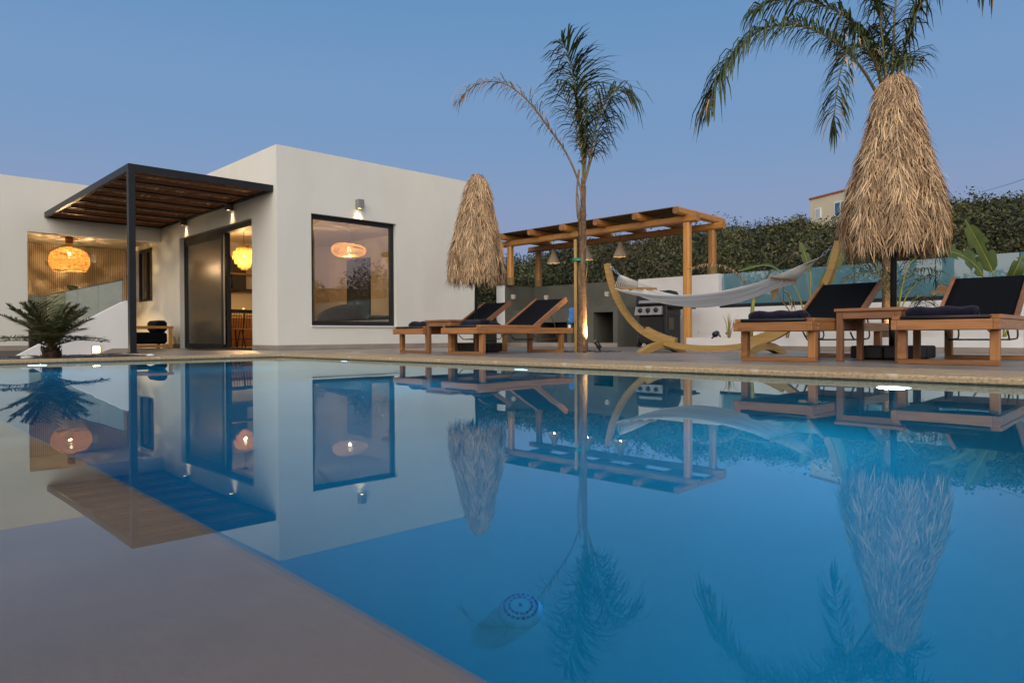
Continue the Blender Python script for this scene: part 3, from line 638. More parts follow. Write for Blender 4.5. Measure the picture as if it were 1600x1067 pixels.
for (x, y, z, n_, lb) in ((KX, 2.04, 1.20, (-1, 0, 0), 'small square wall lamp beside the kitchen corner under the pergola'), (KX, 0.137, 1.195, (-1, 0, 0), 'small square wall lamp right of the staked palm on the grey wall'), (7.23, 2.50, 1.205, (0, -1, 0), 'small square wall lamp on the short grey side wall')):
    t_ = thing('square_lamp', lb, 'wall lamp', (x, y, z), 0, 'small square lamps on the kitchen wall'); n_ = Vector(n_); s_ = Vector((-n_.y, n_.x, 0))
    MB().obox(Vector((x, y, z+0.05))+n_*0.035, s_, n_, (0, 0, 1), (0.05, 0.034, 0.05), 0.006).build('housing', mat('pale stone lamp', (0.5, 0.47, 0.42), (0.4, 0.37, 0.33), rough=0.6), t_)
    MB().obox(Vector((x, y, z-0.001))+n_*0.035, s_, n_, (0, 0, 1), (0.03, 0.02, 0.0009)).build('lens', emis('faint lens', warm, 1.5), t_)
# soap bottle, blue cloth on the worktop
t_ = thing('soap_bottle', 'white pump bottle standing on the shelf edge behind the sunbed', 'bottle', (7.30, 0.78, 0.605))
t_.location = (7.26, 0.62, 0.35); 
MB().lathe([(0.001, 0), (0.035, 0.0), (0.038, 0.01), (0.038, 0.11), (0.02, 0.14), (0.014, 0.15), (0.014, 0.165), (0.001, 0.166)], n=16).build('body', whitep, t_, world=False)
MB().tube([(0, 0, 0.165), (0, 0, 0.20)], 0.007, 8).box(-0.045, 0.014, -0.010, 0.010, 0.20, 0.215).build('pump', mat('cream plastic', (0.5, 0.45, 0.36), rough=0.4), t_, world=False)
t_.location = (7.25, 0.60, 0.14); 
for ch in t_.children: ch.scale = (1.5, 1.5, 1.5)
t_.location = (7.24, 0.62, 0.605-0.25)
cl = MB(); nu, nv = 12, 10; rr = random.Random(2)
vs = []
for j in range(nv+1):
    for i in range(nu+1):
        u = i/nu; v = j/nv; y = 0.62-0.42*u; dd = v*0.42
        if dd < 0.16: x, z = CXF+0.16-dd, CTOP+0.006+0.004*math.sin(9*u)
        else: x, z = CXF-0.012-0.012*math.sin(14*u+2)*(dd-0.16)*5, CTOP-(dd-0.16)*(1.0+0.35*math.sin(3*u+1))
        vs.append((x, y, z))
cl.add(vs, [(j*(nu+1)+i, j*(nu+1)+i+1, (j+1)*(nu+1)+i+1, (j+1)*(nu+1)+i) for j in range(nv) for i in range(nu)], True)
o = cl.build('blue_cloth', mat('blue cloth', (0.06, 0.22, 0.55), (0.04, 0.16, 0.45), rough=0.9, scale=12)); tag(o, 'blue cloth hanging over the edge of the kitchen counter', 'cloth')
sm_ = o.modifiers.new('thick', 'SOLIDIFY'); sm_.thickness = 0.006

# ------------------------------------------------------------------ barbecue
gx, gy = 7.12, -1.60                        # front centre
bbq = thing('barbecue', 'black gas barbecue on wheels with steel control panel and three knobs', 'barbecue', (gx, gy, DZ))
def bb(x0, x1, y0, y1, z0, z1, nm, mt, ch=0.0, par=None): return MB().box(x0, x1, y0, y1, z0, z1, ch).build(nm, mt, par or bbq, world=False)
cab = bb(0.06, 0.50, -0.32, 0.30, 0.08, 0.64, 'cabinet', blackm, 0.01)
bb(0.045, 0.0595, -0.30, 0.285, 0.10, 0.62, 'cabinet_door', blackm, 0.005)
bb(0.02, 0.52, -0.40, -0.321, 0.06, 0.66, 'side_panel', blackp, 0.01)
bb(0.10, 0.26, -0.412, -0.401, 0.36, 0.60, 'side_inset', mat('warm grey plastic', (0.10, 0.085, 0.07), rough=0.6))
bb(0.02, 0.54, -0.40, 0.34, 0.641, 0.85, 'firebox', blackm, 0.015)
pn = MB().prism([(-0.04, -0.31, 0.66), (0.018, -0.31, 0.66), (0.018, -0.31, 0.83), (-0.005, -0.31, 0.83)], (0, 0.645, 0)).build('control_panel', steel, bbq, world=False)
for ky in (0.20, 0.01, -0.18):
    m = MB(); m.lathe([(0.048, 0), (0.048, 0.012), (0.036, 0.015), (0.034, 0.045), (0.0005, 0.046)], n=20, cap=False); m.v = [(-0.025-z, ky+y, 0.755+x) for x, y, z in m.v]; m.build('knob', blackp, pn, world=False)
bb(-0.036, -0.026, -0.005, 0.03, 0.685, 0.705, 'ignition_button', blackp, 0, pn)
ld = MB().prism([(0.0, -0.40, 0.852), (0.54, -0.40, 0.852), (0.52, -0.40, 1.0), (0.40, -0.40, 1.13), (0.16, -0.40, 1.15), (0.05, -0.40, 1.08)], (0, 0.74, 0)).build('lid', blackm, bbq, world=False)
MB().prism([(-0.008, -0.29, 0.90), (0.0, -0.29, 0.90), (0.125, -0.29, 1.125), (0.115, -0.29, 1.13)], (0, 0.55, 0)).build('lid_panel', steel, ld, world=False)
MB().tube([(-0.05, -0.33, 0.885), (-0.05, 0.27, 0.885)], 0.014, 10).build('handle', blackp, ld, world=False)
# emblem: blue peak with a dark slash on the lid panel
em = MB(); ex = lambda y, z: (0.0+(z-0.90)*0.555-0.011, y, z)
em.add([ex(0.07, 0.985), ex(-0.08, 0.985), ex(-0.08, 1.005), ex(-0.02, 1.05), ex(0.02, 1.02), ex(0.07, 1.005)], [(0, 1, 2, 3, 4, 5)]); em.build('emblem', mat('emblem blue', (0.05, 0.16, 0.55), rough=0.4), ld, world=False)
em = MB(); em.add([(p_[0]-0.001, p_[1], p_[2]) for p_ in (ex(0.05, 1.02), ex(-0.05, 1.055), ex(-0.035, 1.075), ex(0.0, 1.05))], [(0, 1, 2, 3)]); em.build('emblem', mat('emblem black', (0.01, 0.01, 0.012), rough=0.4), ld, world=False)
bb(0.06, 0.50, -0.86, -0.405, 0.80, 0.84, 'side_shelf', blackp, 0.012); bb(0.10, 0.46, -0.80, -0.42, 0.765, 0.7995, 'shelf_bracket', blackm, 0.01)
bb(0.06, 0.50, 0.345, 0.42, 0.80, 0.84, 'side_shelf', blackp, 0.012)
for wx in (0.12, 0.46):
    m = MB(); m.lathe([(0.035, -0.022), (0.085, -0.022), (0.095, -0.012), (0.095, 0.012), (0.085, 0.022), (0.035, 0.022)], n=24, cap=True); m.v = [(wx+x, 0.335+z, 0.096+y) for x, y, z in m.v]; wh = m.build('wheel', blackp, bbq, world=False)
    m = MB(); m.lathe([(0.03, 0.023), (0.02, 0.03), (0.0005, 0.031)], n=14, cap=False); m.v = [(wx+x, 0.335+z, 0.096+y) for x, y, z in m.v]; m.build('hub', mat('hub grey', (0.12, 0.12, 0.12), rough=0.5), wh, world=False)
bb(0.08, 0.13, -0.38, -0.33, 0.0, 0.06, 'foot', blackp); bb(0.42, 0.47, -0.38, -0.33, 0.0, 0.06, 'foot', blackp)
bb(-0.02, 0.0, 0.24, 0.26, 0.62, 0.645, 'gas_valve', mat('red plastic', (0.5, 0.03, 0.02), rough=0.4))
fc = bpy.data.curves.new('lettering', 'FONT'); fc.body = 'Broil King'; fc.size = 0.075; fc.align_x = 'CENTER'; fc.extrude = 0.0008
fo = bpy.data.objects.new('tmp', fc); col.objects.link(fo)
me = bpy.data.meshes.new_from_object(fo); bpy.data.objects.remove(fo)
lo_ = bpy.data.objects.new('lettering', me); me.materials.append(whitep); col.objects.link(lo_); lo_.parent = bbq
lo_.location = (0.0425, -0.08, 0.20); lo_.rotation_euler = (math.radians(90), 0, math.radians(-90))

# ------------------------------------------------------------------ planter and glass balustrade on the low wall
PLX, PLY = 5.75, -3.31
pl = thing('planter', 'long low white planter bed in front of the garden wall', 'planter', (PLX, PLY, DZ))
B(PLX, PLX+0.15, -15.0, PLY, 0.03, 0.25).build('front_wall', whitep, pl); B(PLX+0.15, KX, PLY-0.15, PLY, 0.03, 0.25).build('end_wall', whitep, pl)
for k in range(11):
    y1_ = PLY-0.9*k; B(PLX-0.013, PLX-0.0005, y1_-0.898, y1_-0.002, DZ+0.001, 0.118).build('skirting_tile', skirt, pl)
bed = MB(); nx, ny = 16, 60; rb = random.Random(9)
vs = [(PLX+0.15+(KX-PLX-0.15)*i/nx, -15+11.54*j/ny, 0.215+rb.uniform(-0.02, 0.02)) for j in range(ny+1) for i in range(nx+1)]
bed.add(vs, [(j*(nx+1)+i, j*(nx+1)+i+1, (j+1)*(nx+1)+i+1, (j+1)*(nx+1)+i) for j in range(ny) for i in range(nx)]); bed.build('soil', soil, pl)
gr = thing('glass_balustrade', 'bluish glass balustrade panels on top of the white garden wall', 'balustrade', (KX+0.12, -2.7, 0.835))
gblue = glass('blue balustrade glass', (0.25, 0.58, 0.68), refl=0.14, body=0.5, bodycol=(0.20, 0.44, 0.54))
B(KX+0.03, KX+0.20, -15.0, -2.67, 0.836, 0.905).build('shoe_profile', darkm, gr)
ycut = [-2.69, -3.95, -5.22, -6.49, -7.62, -8.9, -10.2, -11.5]
for a, b_ in zip(ycut, ycut[1:]): B(KX+0.105, KX+0.121, b_+0.007, a-0.007, 0.88, 1.522).build('pane', gblue, gr)

# ------------------------------------------------------------------ sunbeds
def make_lounger():
    """foot end at x = 0, head towards +x, centred on y"""
    t_ = thing('sunbed', 'teak sunbed', 'sunbed', (0, 0, DZ), 0, 'teak sunbeds along the pool')
    W = 0.355; zt, zb = 0.365, 0.282
    for s_ in (-1, 1):
        B(0.0, 1.93, s_*W-0.0225 if s_ > 0 else -W-0.0225, s_*W+0.0225 if s_ > 0 else -W+0.0225, zb, zt, ch=0.004).build('side_rail', TEAK['x'], t_, world=False)
        B(0.045, 1.22, s_*(W-0.012)-0.04, s_*(W-0.012)+0.04, zt+0.001, zt+0.034, ch=0.004).build('top_slat', TEAK['x'], t_, world=False)
        for xl in (0.11, 1.68):
            B(xl, xl+0.065, s_*(W-0.03)-0.0325, s_*(W-0.03)+0.0325, 0.042, zb-0.001, ch=0.003).build('leg', TEAK['z'], t_, world=False)
        m = MB(); m.bar((1.17, s_*(W-0.05), 0.375), (1.86, s_*(W-0.05), 0.80), 0.03, 0.075, ch=0.004); m.build('backrest_stile', TEAKB['x'], t_, world=False)
        for (bx, bz) in ((0.14, 0.34), (0.13, 0.305)):
            m = MB(); m.lathe([(0.007, 0), (0.006, 0.004), (0.0005, 0.005)], n=8, cap=False); m.v = [(bx+x, s_*(W+0.0226)+s_*z, bz+y) for x, y, z in m.v]; m.build('bolt', steel, t_, world=False)
    for xl in (0.11, 1.68):
        B(xl+0.002, xl+0.063, -W-0.0025, W+0.0025, 0.002, 0.041, ch=0.003).build('runner', TEAK['y'], t_, world=False)
    B(-0.001, 0.038, -W+0.023, W-0.023, zb+0.001, zt-0.001, ch=0.003).build('end_rail', TEAK['y'], t_, world=False)
    B(1.885, 1.925, -W+0.023, W-0.023, zb+0.005, zt-0.005, ch=0.003).build('end_rail', TEAK['y'], t_, world=False)
    B(1.16, 1.20, -W+0.023, W-0.023, zb+0.005, zt-0.02, ch=0.003).build('cross_rail', TEAK['y'], t_, world=False)
    m = MB(); m.bar((1.78, -W+0.07, 0.735), (1.78, W-0.07, 0.735), 0.05, 0.03, up=(-0.54, 0, 0.84)); m.build('backrest_rail', TEAKB['y'], t_, world=False)
    # sling seat with a slight sag, and sling back
    def sheet(nm, f, nu=14, nv=8):
        m = MB(); vs = [f(i/nu, j/nv) for j in range(nv+1) for i in range(nu+1)]
        m.add(vs, [(j*(nu+1)+i, j*(nu+1)+i+1, (j+1)*(nu+1)+i+1, (j+1)*(nu+1)+i) for j in range(nv) for i in range(nu)], True)
        o = m.build(nm, sling, t_, world=False); md = o.modifiers.new('thick', 'SOLIDIFY'); md.thickness = 0.006; return o
    sheet('seat_sling', lambda u, v: (0.04+1.13*u, (v-0.5)*0.64, zt+0.022-0.035*math.sin(math.pi*v)*(0.5+0.5*math.sin(math.pi*u))))
    sheet('back_sling', lambda u, v: (1.19+0.645*u+0.01*math.sin(math.pi*v), (v-0.5)*0.595, 0.405+0.400*u-0.022*math.sin(math.pi*v)*math.sin(math.pi*u)))
    m = MB(); m.tube([(0.03, -0.31, zt+0.02), (0.03, 0.31, zt+0.02)], 0.014, 8); m.build('sling_bar', blackp, t_, world=False)
    # bent prop rod that holds the back up
    pr = [(1.55, -0.24, 0.60), (1.66, -0.24, 0.42), (1.72, -0.24, 0.24), (1.69, -0.24, 0.205), (1.60, -0.24, 0.20), (1.30, -0.24, 0.195)]
    m = MB(); m.tube(pr, 0.008, 8); m.build('prop_rod', bronze, t_, world=False)
    m = MB(); m.tube([(x, -y, z) for x, y, z in pr], 0.008, 8); m.build('prop_rod', bronze, t_, world=False)
    m = MB(); m.tube([(1.30, -0.24, 0.195), (1.24, -0.24, 0.24), (1.21, -0.24, 0.27)], 0.008, 8).tube([(1.30, 0.24, 0.195), (1.24, 0.24, 0.24), (1.21, 0.24, 0.27)], 0.008, 8).tube([(1.30, -0.24, 0.195), (1.30, 0.24, 0.195)], 0.008, 8); m.build('prop_bow', bronze, t_, world=False)
    return t_
def make_towel():
    t_ = thing('towel', 'navy towel', 'towel', (0, 0, 0), 0, 'folded navy towels on the sunbeds')
    m = MB()
    def roll(L, r0, y0, turns=2.4):
        # spiral cross section in x-z, extruded along y with soft ends
        pass
    # folded slab with rounded front: stacked folds of cloth, each a rounded strip folded over
    n = 22; secs = []
    out = []
    # cross section (x, z): thick roll at the front edge tapering to a flat tail
    for k in range(n+1):
        a = math.pi*(0.5+k/n); out.append((0.06+0.062*math.cos(a), 0.058+0.052*math.sin(a)))
    top = [(0.16, 0.009), (0.27, 0.008), (0.33, 0.012), (0.345, 0.03), (0.33, 0.052), (0.28, 0.066), (0.2, 0.085), (0.12, 0.108)]
    poly = out+top; k = len(poly); ny = 12; rr = random.Random(4); vs = []
    for j in range(ny+1):
        t = j/ny; y = -0.25+0.50*t; e = math.sin(math.pi*min(1, max(0, t*6 if t < 1/12 else (1-t)*6 if t > 11/12 else 0.5)))
        e = 0.93+0.07*min(1, e)
        wv = 0.006*math.sin(5*t*math.pi+1)
        for (x, z) in poly: vs.append((x*e+(1-e)*0.15+0.004*math.sin(7*t+z*40), y, max(0.002, (z+wv*(z/0.1))*e)))
    F = [(j*k+i, j*k+(i+1) % k, (j+1)*k+(i+1) % k, (j+1)*k+i) for j in range(ny) for i in range(k)]+[tuple(range(k))[::-1], tuple(ny*k+i for i in range(k))]
    m.add(vs, F, True); m.build('towel_body', towelm, t_, world=False)
    # visible spiral edge of the fold at both ends
    for s_ in (-1, 1):
        m = MB(); sp = []
        for q in range(34):
            a = -q*0.34; r_ = 0.052-0.0011*q
            sp.append((0.075+r_*1.5*math.cos(a), s_*0.253, 0.058+r_*0.85*math.sin(a)))
        m.tube(sp, 0.0065, 6); m.build('fold_edge', towelm, t_, world=False)
    return t_
lb = ['teak sunbed with black sling, left of the small table under the smaller thatched parasol', 'teak sunbed with black sling, between the small parasol and the staked palm', 'teak sunbed with black sling in front of the hammock', 'teak sunbed with black sling, nearest the camera at the right edge']
tb = ['folded navy towel on the sunbed left of the small parasol table', 'folded navy towel on the sunbed next to the staked palm', 'folded navy towel on the sunbed in front of the hammock', 'folded navy towel on the sunbed at the right edge']
spots = [(1.39, -1.236, 0.0), (1.255, -2.588, 0.0), (1.36, -6.92, math.radians(-1)), (1.498, -8.272, math.radians(1.8))]
L0 = make_lounger(); T0 = make_towel()
for k, (x, y, a) in enumerate(spots):
    lo2 = L0 if k == 0 else copy_tree(L0); lo2.location = (x, y, DZ); lo2.rotation_euler = (0, 0, a); lo2['label'] = lb[k]
for k, (x, y, a) in enumerate(spots):
    to = T0 if k == 0 else copy_tree(T0); dxx, dyy = (0.22, 0.06) if k in (2, 3) else (0.24, 0.02)
    c_, s_ = math.cos(a), math.sin(a); to.location = (x+dxx*c_-dyy*s_, y+dxx*s_+dyy*c_, DZ+0.366); to.rotation_euler = (0, 0, a+math.radians([6, -4, 12, 8][k])); to['label'] = tb[k]
# ------------------------------------------------------------------ side tables
def make_table():
    t_ = thing('side_table', 'small square teak side table', 'side table', (0, 0, DZ), 0, 'teak side tables between the sunbeds')
    h = 0.275; zt = 0.485
    for k in range(5): B(-h-0.015+k*0.116, -h-0.015+k*0.116+0.112, -h-0.015, h+0.015, zt-0.028, zt, ch=0.003).build('top_board', TEAKB['y'], t_, world=False)
    for sx in (-1, 1):
        for sy in (-1, 1): B(sx*(h-0.027)-0.027, sx*(h-0.027)+0.027, sy*(h-0.027)-0.027, sy*(h-0.027)+0.027, 0.002, zt-0.029, ch=0.003).build('leg', TEAKB['z'], t_, world=False)
    for s_ in (-1, 1):
        B(s_*(h-0.015)-0.012, s_*(h-0.015)+0.012, -h+0.055, h-0.055, zt-0.094, zt-0.0295, ch=0.002).build('apron', TEAKB['y'], t_, world=False)
        B(-h+0.055, h-0.055, s_*(h-0.015)-0.012, s_*(h-0.015)+0.012, zt-0.094, zt-0.0295, ch=0.002).build('apron', TEAKB['x'], t_, world=False)
    return t_
t0 = make_table(); t0.location = (1.72, -1.91, DZ); t0['label'] = 'small teak side table next to the smaller thatched parasol'
t1 = copy_tree(t0); t1.location = (2.10, -7.60, DZ); t1['label'] = 'small teak side table at the foot of the larger thatched parasol'
# ------------------------------------------------------------------ closed thatched parasols
def parasol(loc, prof, lobes, n_str, seed, label, base_h, tilt, pole_r=0.024):
    """prof: list of (z, radius) down the closed canopy"""
    t_ = thing('thatched_parasol', label, 'parasol', (loc[0], loc[1], DZ), 0, 'closed thatched parasols')
    rr = random.Random(seed)
    zs = [p_[0] for p_ in prof]; rs = [p_[1] for p_ in prof]
    def rad(z):
        for (za, ra), (zb, rb_) in zip(prof, prof[1:]):
            if zb <= z <= za: return ra+(rb_-ra)*(za-z)/(za-zb)
        return prof[-1][1] if z < prof[-1][0] else prof[0][1]
    ph = rr.uniform(0, 6)
    def fold(a, z): # gathered folds of the closed canopy
        k = (zs[0]-z)/(zs[0]-zs[-1]); return 1.03-(0.07+0.24*k)*(0.5+0.5*math.cos(lobes*a+ph+0.5*math.sin(2*z+seed)))
    ax = lambda z: (tilt*(z-1.0), 0.0)
    # dark core under the strands
    m = MB(); n = 48; rows = 26; vs = []
    for i in range(rows):
        z = zs[0]-0.02+(zs[-1]+0.06-zs[0])*i/(rows-1)
        for j in range(n):
            a = 2*math.pi*j/n; r_ = rad(z)*fold(a, z)*0.90; vs.append((ax(z)[0]+r_*math.cos(a), r_*math.sin(a), z))
    F = [(i*n+j, i*n+(j+1) % n, (i+1)*n+(j+1) % n, (i+1)*n+j) for i in range(rows-1) for j in range(n)]+[tuple(range(n))]
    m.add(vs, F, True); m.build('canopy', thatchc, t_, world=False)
    m = MB()
    tot = zs[0]-zs[-1]
    for k in range(n_str):
        # spread evenly over the surface: more where the canopy is wide
        while True:
            z = zs[-1]-0.0+tot*rr.random()+0.02
            if rr.random() < (rad(z)+0.03)/(max(rs)+0.03): break
        a = rr.uniform(0, 2*math.pi); L_ = rr.uniform(0.10, 0.23); w_ = rr.uniform(0.006, 0.012)
        r0 = rad(z)*fold(a, z)*rr.uniform(0.90, 1.0)
        lift = abs(rr.gauss(0, 0.21))+0.03; da = rr.gauss(0, 0.38)
        er = Vector((math.cos(a), math.sin(a), 0)); et = Vector((-math.sin(a), math.cos(a), 0))
        z2 = z-L_*0.5; slope = (rad(z2-0.02)-rad(z))/(L_*0.5+0.02)
        p0 = Vector((ax(z)[0], 0, z))+er*r0
        d1 = (Vector((0, 0, -1))+er*(slope+lift)+et*da).normalized(); d2 = (d1+Vector((0, 0, -rr.uniform(0.0, 0.7)))+er*rr.gauss(0, 0.12)+et*rr.gauss(0, 0.15)).normalized()
        p1_ = p0+d1*L_*0.55; p2_ = p1_+d2*L_*0.45
        wdir = (et*rr.uniform(0.6, 1)+er*rr.gauss(0, 0.5)).normalized()
        m.strip([p0, p1_, p2_], [wdir]*3, [w_, w_*0.9, w_*0.25])
    m.build('thatch', thatchm, t_, world=False, kind='stuff')
    # tuft on top
    m = MB()
    for k in range(170):
        a = rr.uniform(0, 2*math.pi); r_ = rs[0]*rr.random(); er = Vector((math.cos(a), math.sin(a), 0)); et = Vector((-math.sin(a), math.cos(a), 0))
        p0 = Vector((ax(zs[0])[0], 0, zs[0]+rr.uniform(-0.02, 0.03)))+er*r_*0.5; d1 = (er+Vector((0, 0, rr.uniform(-0.2, 0.25)))+et*rr.gauss(0, .3)).normalized()
        p1_ = p0+d1*rs[0]*0.7; p2_ = p1_+(d1*0.5+Vector((0, 0, -0.8))).normalized()*rr.uniform(0.06, 0.14); m.strip([p0, p1_, p2_], [et]*3, [0.011, 0.010, 0.003])
    m.build('top_tuft', thatchm, t_, world=False, kind='stuff')
    m = MB(); m.tube([(ax(0)[0], 0, 0.02), (ax(zs[0])[0], 0, zs[0]-0.05)], pole_r, 14); m.build('pole', darkm, t_, world=False)
    bs = 0.30
    for sx in (-1, 1):
        for sy in (-1, 1): B(sx*0.152-0.148+ax(0)[0], sx*0.152+0.148+ax(0)[0], sy*0.152-0.148, sy*0.152+0.148, 0.012, base_h, ch=0.012).build('base_weight', blackp, t_, world=False)
        B(-0.26, 0.26, sx*0.22-0.02, sx*0.22+0.02, 0.0, 0.011).build('base_foot', blackp, t_, world=False)
    m = MB(); m.tube([(ax(0)[0], 0, base_h), (ax(0)[0], 0, base_h+0.30)], pole_r+0.008, 14); m.build('sleeve', darkm, t_, world=False)
    return t_
parasol((2.38, -1.68), [(2.72, 0.08), (2.67, 0.14), (2.49, 0.19), (2.20, 0.26), (1.92, 0.325), (1.68, 0.385), (1.44, 0.43), (1.25, 0.45), (1.13, 0.43)], 9, 8500, 21, 'smaller closed thatched parasol between the two far sunbeds', 0.145, 0.022)
parasol((2.77, -7.52), [(2.79, 0.09), (2.745, 0.15), (2.56, 0.185), (2.28, 0.245), (2.00, 0.325), (1.75, 0.405), (1.50, 0.465), (1.32, 0.49), (1.20, 0.475), (1.13, 0.45)], 8, 12500, 22, 'larger closed thatched parasol on the right between the near sunbeds', 0.135, 0.020, 0.030)

# ------------------------------------------------------------------ hammock on its arched stand
hs = thing('hammock_stand', 'arched pale pine hammock stand on curved feet', 'hammock stand', (3.8, -4.9, DZ))
arc = [(-3.13, 1.40), (-3.20, 1.12), (-3.33, 0.84), (-3.53, 0.57), (-3.78, 0.36), (-4.10, 0.215), (-4.45, 0.135), (-4.90, 0.112), (-5.30, 0.135), (-5.62, 0.20), (-5.92, 0.33), (-6.20, 0.55), (-6.40, 0.82), (-6.53, 1.12), (-6.60, 1.40)]
def smooth_path(pts, n=4):
    o_ = []
    P_ = [pts[0]]+pts+[pts[-1]]
    for i in range(1, len(P_)-2):
        p0, p1_, p2_, p3 = [Vector(q) for q in P_[i-1:i+3]]
        for k in range(n):
            t = k/n; o_.append(0.5*((2*p1_)+(p2_-p0)*t+(2*p0-5*p1_+4*p2_-p3)*t*t+(3*p1_-p0-3*p2_+p3)*t**3))
    o_.append(Vector(pts[-1])); return o_
ap = smooth_path([(3.8, y, z) for y, z in arc], 4)
k1, k2 = 22, 35                             # the arch is bolted together from three laminated pieces
MB().sweep(ap[:k1+1], 0.08, 0.078).build('arch_piece', PALE['y'], hs); MB().sweep(ap[k2:], 0.08, 0.078).build('arch_piece', PALE['y'], hs)
MB().sweep([Vector((3.8, p_.y, p_.z)) for p_ in ap[k1:k2+1]], 0.08, 0.078).build('arch_piece', PALE['y'], hs)
for sg, ky in ((1, -4.12), (-1, -5.66)):
    # overlapping splice block under/over the joint
    zc = 0.135 if sg > 0 else 0.15
    sp = [p_+Vector((0, 0, 0.073)) for p_ in ap if (ky-0.28 < p_.y < ky+0.28)]
    MB().sweep(sp, 0.075, 0.065).build('splice_block', PALE['y'], hs)
    ft = smooth_path([(3.8+u, ky, z) for u, z in ((-0.55, 0.07), (-0.42, 0.10), (-0.2, 0.155), (0, 0.17), (0.2, 0.155), (0.42, 0.10), (0.55, 0.07))], 3)
    hh = [0.045+0.05*min(1, min(i, len(ft)-1-i)/4) for i in range(len(ft))]
    MB().sweep([Vector((p_.x, p_.y, p_.z-0.02)) for p_ in ft], 0.095, hh, side=(0, 1, 0)).build('foot', PALE['x'], hs)
    for q in range(3):
        m = MB(); bp_ = sp[min(len(sp)-1, 1+q*2)]; m.lathe([(0.013, 0.037), (0.013, 0.045), (0.0005, 0.047)], (bp_.x, bp_.y, bp_.z), n=8, cap=False); m.build('bolt', zinc, hs)
for y, z in ((-3.15, 1.345), (-6.59, 1.345)):
    sg = -1 if y > -5 else 1
    m = MB(); m.tube([(3.8, y+0.06*sg*-1, z), (3.8, y+0.075*sg, z)], 0.008, 8); m.build('eye_bolt', zinc, hs)
ham = thing('hammock', 'off-white striped cotton hammock with wooden spreader bars', 'hammock', (3.8, -4.9, 0.7))
def ring(m, c, r_, ax1, ax2, n=14, th_=0.004):
    c = Vector(c); m.tube([c+Vector(ax1)*r_*1.5*math.cos(2*math.pi*k/n)+Vector(ax2)*r_*math.sin(2*math.pi*k/n) for k in range(n+1)], th_, 6, cap=False)
def end(ys, zs_, yr, zr, yb, zb, tw):
    """chain from the stand to the ring, cords from the ring to the spreader bar"""
    a = Vector((3.8, ys, zs_)); b_ = Vector((3.8, yr, zr)); d = (b_-a).normalized(); m = MB(); nl = 4
    for k in range(nl):
        c = a+(b_-a)*((k+0.5)/nl); s_ = Vector((1, 0, 0)) if k % 2 else Vector((1, 0, 0)).cross(d)
        ring(m, c, (b_-a).length/nl/2/1.25, d, s_)
    m.build('chain', zinc, ham)
    for s_ in [None]:
        p_ = Vector((3.8-0.47, yb+tw, zb)); q_ = Vector((3.8+0.47, yb-tw, zb+0.02))
        m = MB(); m.bar(p_, q_, 0.022, 0.040, ch=0.005); m.build('spreader_bar', OAK['x'], ham)
    m = MB()
    for k in range(18):
        t = k/17; e = p_.lerp(q_, 0.03+0.94*t); mid = b_.lerp(e, 0.55)+Vector((0, 0, -0.012*math.sin(math.pi*t))); m.tube([b_, mid, e], 0.0038, 5)
    m.build('cords', cord, ham, kind='stuff'); return p_, q_
pl1, ql1 = end(-3.20, 1.345, -3.36, 1.22, -3.66, 0.985, 0.05); pr1, qr1 = end(-6.52, 1.345, -6.38, 1.23, -5.93, 0.985, -0.05)
nu, nv = 44, 20; vs = []
for j in range(nv+1):
    for i in range(nu+1):
        u = i/nu; v = j/nv; a = pl1.lerp(ql1, v); b_ = pr1.lerp(qr1, v); c_ = a.lerp(b_, u)
        s_ = math.sin(math.pi*u)**0.85; side = abs(2*v-1)
        sag = 0.14*s_+0.155*s_*(1-side**1.7)
        fold_ = 0.016*math.sin(v*math.pi*9+0.7+0.6*math.sin(3*u))*(0.5+0.5*(1-s_))+0.008*math.sin(v*math.pi*15+u)
        x = 3.8+(c_.x-3.8)*(1-0.20*s_); vs.append((x, c_.y, c_.z-0.02-sag+fold_))
m = MB(); m.add(vs, [(j*(nu+1)+i, j*(nu+1)+i+1, (j+1)*(nu+1)+i+1, (j+1)*(nu+1)+i) for j in range(nv) for i in range(nu)], True)
clo = m.build('cloth', canvas, ham); md = clo.modifiers.new('thick', 'SOLIDIFY'); md.thickness = 0.004
m = MB()
for p_, q_ in ((pl1, ql1), (pr1, qr1)):
    for k in range(7): c_ = p_.lerp(q_, 0.05+0.9*k/6); m.tube([c_+Vector((0, 0, 0.022)), c_+Vector((0, 0.015, -0.01)), c_+Vector((0, 0, -0.035))], 0.008, 6)
m.build('knots', cord, ham, kind='stuff')

